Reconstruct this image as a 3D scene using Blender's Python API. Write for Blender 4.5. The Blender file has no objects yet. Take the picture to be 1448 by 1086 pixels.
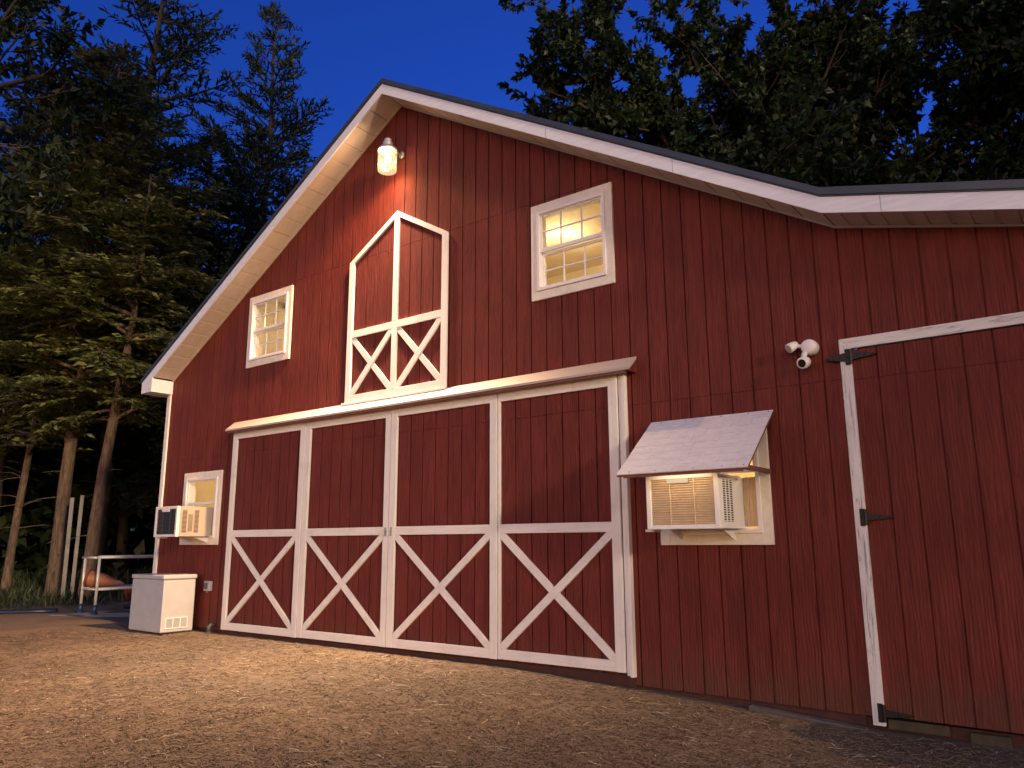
import bpy, bmesh, math, random
import numpy as np
from mathutils import Vector, Matrix
random.seed(7)
rng = np.random.default_rng(11)
R = math.radians
scene = bpy.context.scene
COL = scene.collection

# ------------------------------------------------------------------ camera
cd = bpy.data.cameras.new('camera')
cam = bpy.data.objects.new('camera', cd)
COL.objects.link(cam)
cd.sensor_width = 36.0
cd.lens = 27.335
cd.clip_start = 0.05
cd.clip_end = 2000
right = Vector((0.79273098, 0.60955733, -0.00417828))
up = Vector((0.12538617, -0.15634952, 0.97971074))
fwd = Vector((-0.59653659, 0.77717095, 0.20037317))
M = Matrix((right, up, -fwd)).transposed().to_4x4()
M.translation = Vector((12.3295704, -6.68997989, 1.40961026))
cam.matrix_world = M
scene.camera = cam

# ------------------------------------------------------------------ sky, twilight
SUN_EL, SUN_AZ = 11.0, 107.0         # low warm light from the right, skimming past the barn front
GLOW_EL, GLOW_AZ = 4.0, 165.0
world = bpy.data.worlds.new('World')
scene.world = world
world.use_nodes = True
wn = world.node_tree
bg = wn.nodes['Background']
sky = wn.nodes.new('ShaderNodeTexSky')
sky.sky_type = 'NISHITA'
sky.sun_disc = False
sky.sun_elevation = R(GLOW_EL)
sky.sun_rotation = R(GLOW_AZ)
tint = wn.nodes.new('ShaderNodeMix')
tint.data_type = 'RGBA'
tint.blend_type = 'MULTIPLY'
tint.inputs[0].default_value = 1.0
wn.links.new(sky.outputs[0], tint.inputs[6])
# the sky is deep blue away from the glow and paler, lavender, on the sunset side
wtc = wn.nodes.new('ShaderNodeTexCoord')
wdot = wn.nodes.new('ShaderNodeVectorMath')
wdot.operation = 'DOT_PRODUCT'
wdot.inputs[1].default_value = (0.35, -0.94, 0.0)
wn.links.new(wtc.outputs['Generated'], wdot.inputs[0])
wr = wn.nodes.new('ShaderNodeMapRange')
wr.inputs['From Min'].default_value = -0.25
wr.inputs['From Max'].default_value = 0.75
wn.links.new(wdot.outputs['Value'], wr.inputs['Value'])
wm = wn.nodes.new('ShaderNodeMix')
wm.data_type = 'RGBA'
wn.links.new(wr.outputs[0], wm.inputs[0])
wm.inputs[6].default_value = (0.13, 0.44, 2.35, 1)
wm.inputs[7].default_value = (1.8, 1.82, 2.9, 1)
wn.links.new(wm.outputs[2], tint.inputs[7])
wn.links.new(tint.outputs[2], bg.inputs[0])
bg.inputs[1].default_value = 0.12
sl = bpy.data.lights.new('sun', 'SUN')
sl.energy = 2.7
sl.angle = R(5)
sl.color = (1.0, 0.74, 0.48)
sun = bpy.data.objects.new('sun', sl)
COL.objects.link(sun)
az = R(SUN_AZ)
sdir = Vector((math.sin(az) * math.cos(R(SUN_EL)), math.cos(az) * math.cos(R(SUN_EL)), math.sin(R(SUN_EL))))
sun.rotation_euler = sdir.to_track_quat('Z', 'Y').to_euler()
vs = scene.view_settings
vs.view_transform = 'Standard'
vs.look = 'None'
vs.exposure = 0.0
vs.gamma = 1.0
vs.use_curve_mapping = False
scene.cycles.use_denoising = True
scene.cycles.max_bounces = 8
scene.cycles.transparent_max_bounces = 16
scene.cycles.sample_clamp_indirect = 6.0

# ------------------------------------------------------------------ materials
def nodes_of(name):
    m = bpy.data.materials.new(name)
    m.use_nodes = True
    nt = m.node_tree
    return m, nt, nt.nodes['Principled BSDF']

class NT:
    """short hand for building node trees"""
    def __init__(s, name):
        s.m, s.nt, s.b = nodes_of(name)
        s.tc = s.nt.nodes.new('ShaderNodeTexCoord')
    def n(s, t, **kw):
        x = s.nt.nodes.new(t)
        for k, v in kw.items():
            setattr(x, k, v)
        return x
    def link(s, a, b):
        s.nt.links.new(a, b)
    def mapping(s, scale, loc=(0, 0, 0), src='Object'):
        mp = s.n('ShaderNodeMapping')
        mp.inputs['Scale'].default_value = scale
        mp.inputs['Location'].default_value = loc
        s.link(s.tc.outputs[src], mp.inputs[0])
        return mp.outputs[0]
    def noise(s, vec, scale=5, detail=4, rough=.55, dist=0):
        x = s.n('ShaderNodeTexNoise')
        x.inputs['Scale'].default_value = scale
        x.inputs['Detail'].default_value = detail
        x.inputs['Roughness'].default_value = rough
        x.inputs['Distortion'].default_value = dist
        s.link(vec, x.inputs['Vector'])
        return x.outputs['Fac']
    def ramp(s, fac, stops):
        x = s.n('ShaderNodeValToRGB')
        e = x.color_ramp.elements
        while len(e) < len(stops):
            e.new(0.5)
        for k, (p, c) in enumerate(stops):
            e[k].position = p
            e[k].color = (c, c, c, 1) if isinstance(c, (int, float)) else (*c, 1)
        s.link(fac, x.inputs[0])
        return x.outputs[0]
    def mix(s, fac, a, b, mode='MIX'):
        x = s.n('ShaderNodeMix', data_type='RGBA', blend_type=mode)
        for v, i in ((fac, 0), (a, 6), (b, 7)):
            if hasattr(v, 'links'):
                s.link(v, x.inputs[i])
            else:
                x.inputs[i].default_value = v if isinstance(v, (int, float)) else (*v, 1)
        return x.outputs[2]
    def math(s, op, a, b=None):
        x = s.n('ShaderNodeMath', operation=op)
        for v, i in ((a, 0), (b, 1)):
            if v is None:
                continue
            if hasattr(v, 'links'):
                s.link(v, x.inputs[i])
            else:
                x.inputs[i].default_value = v
        return x.outputs[0]
    def bump(s, h, strength=.3, dist=.01):
        x = s.n('ShaderNodeBump')
        x.inputs['Strength'].default_value = strength
        x.inputs['Distance'].default_value = dist
        s.link(h, x.inputs['Height'])
        s.link(x.outputs[0], s.b.inputs['Normal'])
    def base(s, c):
        if hasattr(c, 'links'):
            s.link(c, s.b.inputs['Base Color'])
        else:
            s.b.inputs['Base Color'].default_value = (*c, 1)
    def rough(s, v):
        s.b.inputs['Roughness'].default_value = v

def plain(name, col, rough=.5, metal=0, var=.12, scale=9, bump=.05):
    t = NT(name)
    v = t.mapping((1, 1, 1))
    f = t.noise(v, scale, 5, .6)
    lo = tuple(c * (1 - var) for c in col)
    hi = tuple(min(1, c * (1 + var)) for c in col)
    t.base(t.ramp(f, [(.3, lo), (.7, hi)]))
    t.rough(rough)
    t.b.inputs['Metallic'].default_value = metal
    if bump:
        t.bump(t.noise(v, scale * 8, 4, .6), bump, .004)
    return t.m

def siding_mat(name, phase):
    t = NT(name)
    sep = t.n('ShaderNodeSeparateXYZ')
    t.link(t.tc.outputs['Object'], sep.inputs[0])
    k = t.math('FLOOR', t.math('DIVIDE', t.math('SUBTRACT', sep.outputs[0], phase), .2032))
    wnz = t.n('ShaderNodeTexWhiteNoise', noise_dimensions='1D')
    t.link(k, wnz.inputs['W'])
    # grain: every board has its own figure
    off = t.n('ShaderNodeCombineXYZ')
    t.link(t.math('MULTIPLY', wnz.outputs['Value'], 37.0), off.inputs[2])
    add = t.n('ShaderNodeVectorMath', operation='ADD')
    t.link(t.tc.outputs['Object'], add.inputs[0])
    t.link(off.outputs[0], add.inputs[1])
    def mp(scale):
        x = t.n('ShaderNodeMapping')
        x.inputs['Scale'].default_value = scale
        t.link(add.outputs[0], x.inputs[0])
        return x.outputs[0]
    grain = t.noise(mp((52, 8, 2.2)), 1, 6, .65, 1.2)
    figure = t.noise(mp((9, 3, 1.1)), 1, 3, .5, 2.8)
    blot = t.noise(mp((2.2, 2, 1.3)), 1, 5, .6)
    rings = t.n('ShaderNodeTexWave', wave_type='BANDS', bands_direction='X')
    rings.inputs['Scale'].default_value = 7
    rings.inputs['Distortion'].default_value = 9
    rings.inputs['Detail'].default_value = 3
    rings.inputs['Detail Scale'].default_value = 1.2
    t.link(mp((1.6, 1, .28)), rings.inputs['Vector'])
    c = t.mix(t.ramp(grain, [(.32, 0), (.68, 1)]), (.078, .0125, .0105), (.178, .0285, .0220))
    c = t.mix(t.ramp(figure, [(.38, 0), (.66, .45)]), c, (.180, .033, .025))
    c = t.mix(t.ramp(blot, [(.35, .38), (.6, 0)]), c, (.082, .0140, .0120))
    hsv = t.n('ShaderNodeHueSaturation')
    hsv.inputs['Saturation'].default_value = .97
    t.link(c, hsv.inputs['Color'])
    t.link(t.math('ADD', t.math('MULTIPLY', wnz.outputs['Value'], .15), .93), hsv.inputs['Value'])
    fl = t.noise(mp((60, 10, 22)), 1, 2, .5)
    c = t.mix(t.ramp(fl, [(.755, 0), (.78, .35)]), hsv.outputs[0], (.42, .16, .12))
    sepz = t.n('ShaderNodeSeparateXYZ')
    gg = t.n('ShaderNodeNewGeometry')
    t.link(gg.outputs['Position'], sepz.inputs[0])
    splash = t.noise(t.mapping((7, 2, 5)), 1, 5, .7, .6)
    lowz = t.math('SUBTRACT', splash, t.math('MULTIPLY', sepz.outputs[2], .9))
    c = t.mix(t.ramp(lowz, [(.05, 0), (.38, .5)]), c, (.085, .050, .034))
    t.base(c)
    t.rough(.72)
    t.b.inputs['Specular IOR Level'].default_value = .22
    h = t.math('ADD', t.math('MULTIPLY', grain, .55), t.math('ADD', t.math('MULTIPLY', figure, .5), t.math('MULTIPLY', rings.outputs['Fac'], .35)))
    t.bump(h, .75, .009)
    return t.m

def painted_wood(name, col, dirt=.5, peel=0.0, along='x'):
    t = NT(name)
    sc = {'x': (2.5, 40, 40), 'z': (40, 40, 2.5), 'xz': (9, 30, 9)}[along]
    v = t.mapping(sc)
    g = t.noise(v, 1, 5, .6, .6)
    b = t.noise(t.mapping((1, 1, 1)), 3.1, 6, .65)
    lo = tuple(c * .86 for c in col)
    c = t.mix(t.ramp(g, [(.3, 0), (.65, 1)]), lo, col)
    c = t.mix(t.ramp(b, [(.52, 0), (.75, dirt)]), c, (.42, .38, .35))
    if peel:
        p = t.noise(t.mapping(tuple(s * .9 for s in sc), (3, 1, 7)), 1, 6, .7, 1.5)
        c = t.mix(t.ramp(p, [(.55, 0), (.64, peel)]), c, (.16, .15, .17))
    t.base(c)
    t.rough(.5)
    t.bump(g, .2, .004)
    return t.m

MT = {}
MT['siding'] = siding_mat('red barn siding', 0.150)
MT['trim_x'] = painted_wood('white trim paint', (.80, .78, .78), .35, 0, 'x')
MT['trim_z'] = painted_wood('white trim paint upright', (.80, .78, .78), .35, 0, 'z')
MT['brace'] = painted_wood('white brace paint', (.80, .78, .78), .35, .10, 'xz')
MT['worn_x'] = painted_wood('flaking white paint', (.70, .70, .73), .4, .75, 'x')
MT['worn_z'] = painted_wood('flaking white paint upright', (.70, .70, .73), .4, .75, 'z')
MT['cap'] = painted_wood('pinkish weathered cap', (.44, .39, .38), .7, .25, 'x')
MT['fascia'] = painted_wood('aluminium fascia', (.76, .79, .92), .15, 0, 'x')  # sky light on the boards is put into this bluish white
MT['casing'] = painted_wood('cream window casing', (.80, .76, .70), .35, 0, 'xz')
MT['vinyl'] = plain('white vinyl', (.78, .77, .80), .35, 0, .05, 4, .02)
MT['roof'] = plain('dark metal roof', (.045, .055, .075), .42, .3, .2, 3, .03)
MT['black_iron'] = plain('black iron hardware', (.012, .012, .014), .45, .4, .3, 30, .1)
MT['white_plastic'] = plain('white plastic', (.74, .73, .76), .35, 0, .05, 6, .02)
MT['enamel'] = plain('white enamel with scuffs', (.40, .42, .47), .32, 0, .07, 5, .015)
MT['grey_plastic'] = plain('grey plastic', (.34, .35, .38), .5, 0, .1, 8, .03)
MT['dark_glass'] = plain('dark glass', (.01, .01, .012), .08, 0, 0, 8, 0)
MT['dark_void'] = plain('dark louvre backing', (.03, .024, .02), .8, 0, .2, 8, 0)
MT['coil'] = plain('slate condenser fins', (.075, .08, .10), .5, .3, .2, 30, .2)
MT['coil_tan'] = plain('tan louvre', (.62, .50, .36), .55, .1, .12, 12, .05)
MT['beige'] = plain('beige painted steel', (.34, .305, .275), .42, 0, .07, 5, .02)
MT['rust_wood'] = plain('red brown stained wood', (.17, .06, .04), .7, 0, .25, 12, .2)
MT['skirt'] = plain('skirt in gap shade', (.055, .018, .014), .8, 0, .3, 12, .2)  # red brown darkened for the shadow gap under the doors
MT['raw_wood'] = plain('weathered raw timber', (.050, .040, .026), .8, 0, .35, 14, .3)
MT['grey_wood'] = plain('grey weathered board', (.10, .09, .088), .8, 0, .3, 12, .3)
MT['pvc'] = plain('galvanised tube', (.60, .58, .54), .35, .2, .12, 10, .03)
MT['blue_foot'] = plain('blue plastic', (.010, .028, .085), .4, 0, .15, 10, .03)
MT['hose'] = plain('dark blue hose', (.006, .014, .038), .4, 0, .2, 10, .03)
MT['cone'] = plain('faded orange rubber', (.34, .13, .055), .5, 0, .25, 10, .05)
MT['cone_dark'] = plain('dull red plastic', (.22, .04, .03), .55, 0, .2, 10, .05)
MT['galv'] = plain('galvanised lamp metal', (.46, .44, .42), .4, .6, .15, 20, .04)
MT['cream_wall'] = plain('cream interior wall', (.82, .74, .56), .8, 0, .10, 3, .05)
MT['joist'] = plain('interior timber', (.30, .17, .08), .8, 0, .3, 8, .1)
MT['concrete'] = plain('concrete slab', (.36, .31, .26), .85, 0, .2, 6, .2)

def soffit_mat():
    t = NT('vinyl soffit')
    f = t.noise(t.mapping((2, 6, 2)), 3, 4, .6)
    t.base(t.ramp(f, [(.3, (.50, .43, .38)), (.7, (.58, .50, .44))]))
    t.rough(.45)
    return t.m
MT['soffit'] = soffit_mat()

def glass_mat(name, tr=.93, rough=.02, tintc=(1, 1, 1), smudge=0.0, glow=0.0):
    t = NT(name)
    nt = t.nt
    out = nt.nodes['Material Output']
    a = t.n('ShaderNodeBsdfTransparent')
    a.inputs[0].default_value = (*tintc, 1)
    g = t.n('ShaderNodeBsdfGlossy')
    g.inputs['Roughness'].default_value = rough
    mx = t.n('ShaderNodeMixShader')
    fr = t.n('ShaderNodeFresnel')
    fr.inputs[0].default_value = 1.35
    geo = t.n('ShaderNodeNewGeometry')
    t.link(t.math('MULTIPLY', fr.outputs[0], t.math('SUBTRACT', 1.0, geo.outputs['Backfacing'])), mx.inputs[0])
    t.link(a.outputs[0], mx.inputs[1])
    t.link(g.outputs[0], mx.inputs[2])
    last = mx
    if smudge:
        d = t.n('ShaderNodeBsdfTranslucent')
        d.inputs[0].default_value = (.75, .74, .70, 1)
        m2 = t.n('ShaderNodeMixShader')
        f = t.noise(t.mapping((2.2, 2.2, 3.5)), 1, 4, .55, .8)
        t.link(t.ramp(f, [(.38, 0), (.72, smudge)]), m2.inputs[0])
        t.link(last.outputs[0], m2.inputs[1])
        t.link(d.outputs[0], m2.inputs[2])
        last = m2
    if glow:                      # the lit jar itself
        e = t.n('ShaderNodeEmission')
        e.inputs[0].default_value = (1, .66, .36, 1)
        e.inputs[1].default_value = glow
        ad = t.n('ShaderNodeAddShader')
        t.link(last.outputs[0], ad.inputs[0])
        t.link(e.outputs[0], ad.inputs[1])
        last = ad
    t.link(last.outputs[0], out.inputs[0])
    return t.m
MT['glass'] = glass_mat('window glass')
MT['hazy_glass'] = glass_mat('hazy window glass', smudge=.40)
MT['jar'] = glass_mat('ribbed lamp glass', rough=.12, tintc=(1, .90, .76), glow=.42)

def emit_mat(name, col, s):
    t = NT(name)
    e = t.n('ShaderNodeEmission')
    e.inputs[0].default_value = (*col, 1)
    e.inputs[1].default_value = s
    t.link(e.outputs[0], t.nt.nodes['Material Output'].inputs[0])
    return t.m
MT['bulb'] = emit_mat('glowing bulb', (1, .84, .60), 25)
MT['led'] = emit_mat('warm light strip', (1, .72, .38), 9)

def ground_mat():
    t = NT('packed mulch and dirt')
    v = t.mapping((1, 1, 1))
    big = t.noise(v, .45, 5, .6, .4)
    mid = t.noise(v, 3.2, 6, .65, 1.0)
    fine = t.noise(v, 26, 6, .7, 1.6)
    worm = t.n('ShaderNodeTexVoronoi', feature='DISTANCE_TO_EDGE')
    worm.inputs['Scale'].default_value = 17
    vv = t.n('ShaderNodeMix', data_type='VECTOR')
    vv.inputs[0].default_value = .25
    nn = t.n('ShaderNodeTexNoise')
    nn.inputs['Scale'].default_value = 5
    t.link(v, nn.inputs['Vector'])
    t.link(v, vv.inputs[4])
    t.link(nn.outputs['Color'], vv.inputs[5])
    t.link(vv.outputs[1], worm.inputs['Vector'])
    c = t.mix(t.ramp(fine, [(.3, 0), (.7, 1)]), (.085, .062, .045), (.225, .165, .115))
    c = t.mix(t.ramp(mid, [(.35, 0), (.65, .35)]), c, (.225, .165, .115))
    c = t.mix(t.ramp(big, [(.42, 0), (.60, .72)]), c, (.075, .056, .046))
    t.base(c)
    t.rough(.9)
    h = t.math('ADD', t.math('MULTIPLY', fine, .6), t.math('ADD', mid, t.math('MULTIPLY', t.math('MINIMUM', worm.outputs['Distance'], .12), 3.0)))
    t.bump(h, .45, .02)
    return t.m
MT['ground'] = ground_mat()

def shred_mat():
    t = NT('wood shreds')
    at = t.n('ShaderNodeAttribute', attribute_name='tone')
    c = t.ramp(at.outputs['Fac'], [(0, (.05, .035, .026)), (.5, (.150, .105, .072)), (.9, (.23, .165, .110)), (1, (.40, .34, .28))])
    t.base(c)
    t.rough(.85)
    return t.m
MT['shred'] = shred_mat()

def leaf_mat(name, dark, light, trans=.35):
    t = NT(name)
    at = t.n('ShaderNodeAttribute', attribute_name='tone')
    f = t.noise(t.mapping((1, 1, 1)), .55, 4, .6)
    k = t.math('ADD', t.math('MULTIPLY', at.outputs['Fac'], .6), t.math('MULTIPLY', f, .5))
    c = t.ramp(k, [(.2, dark), (.8, light)])
    t.base(c)
    t.rough(.5)
    tl = t.n('ShaderNodeBsdfTranslucent')
    t.link(c, tl.inputs[0])
    mx = t.n('ShaderNodeMixShader')
    mx.inputs[0].default_value = trans
    t.link(t.b.outputs[0], mx.inputs[1])
    t.link(tl.outputs[0], mx.inputs[2])
    t.link(mx.outputs[0], t.nt.nodes['Material Output'].inputs[0])
    return t.m
MT['needle'] = leaf_mat('golden lit needles', (.020, .032, .011), (.320, .340, .100))  # golden highlights of the low light are put into the bright tone
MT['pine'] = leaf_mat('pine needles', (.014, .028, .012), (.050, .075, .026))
MT['leaf'] = leaf_mat('broad leaves', (.009, .022, .009), (.034, .060, .020))
MT['grass'] = leaf_mat('grass blades', (.016, .026, .008), (.055, .070, .022))

def bark_mat(name, lo, hi):
    t = NT(name)
    g = t.noise(t.mapping((16, 16, 2.6)), 1, 6, .7, 1.0)
    b = t.noise(t.mapping((2, 2, 1)), 1.4, 4, .6)
    c = t.mix(t.ramp(g, [(.36, 0), (.64, 1)]), lo, hi)
    c = t.mix(t.ramp(b, [(.5, 0), (.7, .5)]), c, tuple(x * .6 for x in hi))
    t.base(c)
    t.rough(.9)
    t.bump(g, .9, .03)
    return t.m
MT['bark'] = bark_mat('brown bark', (.040, .026, .018), (.19, .125, .080))
MT['dark_bark'] = bark_mat('dark bark', (.025, .020, .016), (.085, .062, .045))

# ------------------------------------------------------------------ mesh helpers
class MB:
    def __init__(s):
        s.v, s.f = [], []
    def add(s, vs, fs):
        o = len(s.v)
        s.v += [tuple(p) for p in vs]
        s.f += [tuple(i + o for i in f) for f in fs]
        return s
    def box(s, x0, x1, y0, y1, z0, z1):
        vs = [(x, y, z) for z in (z0, z1) for y in (y0, y1) for x in (x0, x1)]
        return s.add(vs, [(0, 2, 3, 1), (4, 5, 7, 6), (0, 1, 5, 4), (2, 6, 7, 3), (0, 4, 6, 2), (1, 3, 7, 5)])
    def prism(s, poly, y0, y1):
        """polygon in x,z (counter clockwise seen from the front), from y0 (front) to y1 (back)"""
        n = len(poly)
        vs = [(x, y0, z) for x, z in poly] + [(x, y1, z) for x, z in poly]
        fs = [tuple(range(n)), tuple(range(2 * n - 1, n - 1, -1))]
        fs += [(i, i + n, (i + 1) % n + n, (i + 1) % n) for i in range(n)]
        return s.add(vs, fs)
    def prism_x(s, poly, x0, x1):
        """polygon in y,z extruded along x"""
        n = len(poly)
        vs = [(x0, y, z) for y, z in poly] + [(x1, y, z) for y, z in poly]
        fs = [tuple(range(n)), tuple(range(2 * n - 1, n - 1, -1))]
        fs += [(i, i + n, (i + 1) % n + n, (i + 1) % n) for i in range(n)]
        return s.add(vs, fs)
    def bar(s, a, b, w, y0, y1):
        """board of width w along a->b in x,z with square ends"""
        a, b = Vector(a), Vector(b)
        d = (b - a).normalized()
        n = Vector((-d.y, d.x)) * w / 2
        return s.prism([tuple(a - n), tuple(b - n), tuple(b + n), tuple(a + n)], y0, y1)
    def tube(s, pts, rad, n=8, cap=True):
        pts = [Vector(p) for p in pts]
        if not hasattr(rad, '__len__'):
            rad = [rad] * len(pts)
        o = len(s.v)
        ref = None
        for i, p in enumerate(pts):
            d = (pts[min(i + 1, len(pts) - 1)] - pts[max(i - 1, 0)]).normalized()
            if ref is None:
                ref = d.orthogonal().normalized()
            ref = (ref - d * ref.dot(d))
            ref = ref.normalized() if ref.length > 1e-6 else d.orthogonal().normalized()
            q = d.cross(ref)
            for k in range(n):
                a = 2 * math.pi * k / n
                s.v.append(tuple(p + (ref * math.cos(a) + q * math.sin(a)) * rad[i]))
        for i in range(len(pts) - 1):
            for k in range(n):
                a, b = o + i * n + k, o + i * n + (k + 1) % n
                s.f.append((a, b, b + n, a + n))
        if cap:
            s.f.append(tuple(o + k for k in reversed(range(n))))
            s.f.append(tuple(o + (len(pts) - 1) * n + k for k in range(n)))
        return s
    def lathe(s, c, prof, n=24, axis='z', cap=True):
        """prof: (radius, height) list about an axis through c"""
        o = len(s.v)
        c = Vector(c)
        for r, h in prof:
            for k in range(n):
                a = 2 * math.pi * k / n
                u, v = r * math.cos(a), r * math.sin(a)
                s.v.append(tuple(c + (Vector((u, v, h)) if axis == 'z' else Vector((u, h, v)) if axis == 'y' else Vector((h, u, v)))))
        for i in range(len(prof) - 1):
            for k in range(n):
                a, b = o + i * n + k, o + i * n + (k + 1) % n
                s.f.append((a, b, b + n, a + n))
        if cap:
            s.f.append(tuple(o + k for k in reversed(range(n))))
            s.f.append(tuple(o + (len(prof) - 1) * n + k for k in range(n)))
        return s
    def build(s, name, mat, parent=None, loc=(0, 0, 0), bevel=0.0, smooth=False, shell=0.0):
        base = Vector(loc)
        p = parent
        if parent is not None:
            base = Vector((0, 0, 0))
            while p is not None:
                base += p.location
                p = p.parent
        me = bpy.data.meshes.new(name)
        me.from_pydata([(x - base.x, y - base.y, z - base.z) for x, y, z in s.v], [], s.f)
        bm = bmesh.new()
        bm.from_mesh(me)
        bmesh.ops.recalc_face_normals(bm, faces=bm.faces)
        bm.to_mesh(me)
        bm.free()
        me.materials.append(MT[mat] if isinstance(mat, str) else mat)
        o = bpy.data.objects.new(name, me)
        COL.objects.link(o)
        if parent is not None:
            o.parent = parent
        else:
            o.location = base
        if smooth:
            for q in me.polygons:
                q.use_smooth = True
        if bevel:
            b = o.modifiers.new('bevel', 'BEVEL')
            b.width = bevel
            b.segments = 2
            b.limit_method = 'ANGLE'
            b.angle_limit = R(40)
        return o

def tag(o, label, cat, group=None, kind=None):
    if label:
        o['label'] = label
    if cat:
        o['category'] = cat
    if group:
        o['group'] = group
    if kind:
        o['kind'] = kind
    return o

def thing(name, label, cat, loc, group=None):
    o = bpy.data.objects.new(name, None)
    o.empty_display_size = .2
    COL.objects.link(o)
    o.location = loc
    return tag(o, label, cat, group)

def frame_boards(x0, x1, z0, z1, w, y0, y1, wt=None, wb=None):
    """four boards of a rectangular surround, butted"""
    wt, wb = wt or w, wb or w
    m = MB()
    m.box(x0, x0 + w, y0, y1, z0, z1)
    m.box(x1 - w, x1, y0, y1, z0, z1)
    m.box(x0 + w, x1 - w, y0 + .001, y1, z1 - wt, z1)
    m.box(x0 + w, x1 - w, y0 + .001, y1, z0, z0 + wb)
    return m

# ------------------------------------------------------------------ ground
def gz(x, y):
    """height of the ground"""
    a = .155 - .155 * np.clip((np.asarray(x, float) - 7.2) / 3.6, 0, 1) ** 1.0
    a = np.where(np.asarray(x) < -1, .155 + (-1 - np.asarray(x)) * -.012, a)
    a = np.where(np.asarray(x) < -6, .095 + np.clip((-6 - np.asarray(x)) * .012, 0, 1.5), a)
    a = a + np.where(np.asarray(x) < -5, np.clip(np.asarray(y) - 1.5, 0, 40) * .035, 0)
    return a

def make_ground():
    gx = np.unique(np.concatenate([np.linspace(-600, -40, 15), np.arange(-40, -14, 1.5), np.arange(-14, 16, .25), np.arange(16, 40, 2), np.linspace(40, 600, 15)]))
    gy = np.unique(np.concatenate([np.linspace(-600, -20, 12), np.arange(-20, -8, 1.5), np.arange(-8, 4, .25), np.arange(4, 40, 2), np.linspace(40, 600, 14)]))
    X, Y = np.meshgrid(gx, gy)
    Z = gz(X, Y)
    near = (np.abs(X) < 20) & (np.abs(Y) < 12)
    bump = .022 * np.sin(X * 1.1 + .7 * Y) * np.sin(Y * 1.7 - .4 * X) + .010 * np.sin(X * 3.1 + Y * 2.3) * np.sin(Y * 4.1)
    fade = np.clip(np.abs(Y + .05) / 1.2, 0, 1)
    Z = Z + np.where(near, bump * fade, 0) + np.where(near, rng.normal(0, .004, X.shape) * fade, 0)
    nx, ny = len(gx), len(gy)
    m = MB()
    m.v = list(zip(X.ravel().tolist(), Y.ravel().tolist(), Z.ravel().tolist()))
    m.f = [(j * nx + i, j * nx + i + 1, (j + 1) * nx + i + 1, (j + 1) * nx + i) for j in range(ny - 1) for i in range(nx - 1)]
    o = m.build('ground', 'ground', smooth=True)
    o['kind'] = 'structure'
make_ground()

# ------------------------------------------------------------------ barn
RX, RZ = 5.333, 7.227            # ridge, soffit line
LX, LZ = 0.0, 4.091              # left wall corner
BX, BZ = 10.703, 4.074           # break between gable and lean-to
EX = 15.2                        # right end (off picture)
SL = (RZ - LZ) / (RX - LX)
SR = (RZ - BZ) / (BX - RX)
SS = .252
def zsoff(x):
    if x <= RX:
        return RZ - SL * (RX - x)
    if x <= BX:
        return RZ - SR * (x - RX)
    return BZ - SS * (x - BX)
def zbot(x):
    return .215 - .0105 * max(x, 0)
OH = .35                          # rake overhang
DEPTH = 11.0

barn = thing('barn', 'large red wooden barn with white trim, steep gable and dark metal roof', 'barn', (RX, 0, 0))

WIN = {                           # casing outer x0,x1,z0,z1 ; glass opening
    'upper_left': (2.121, 3.167, 4.020, 5.130),
    'upper_right': (7.492, 8.540, 4.020, 5.136),
    'lower_left': (.640, 1.680, 1.403, 2.513),
    'lower_right': (8.943, 9.997, 1.385, 2.500),
}
def opening(w):
    x0, x1, z0, z1 = WIN[w]
    return (x0 + .08, x1 - .08, z0 + .085, z1 - .085)

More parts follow.
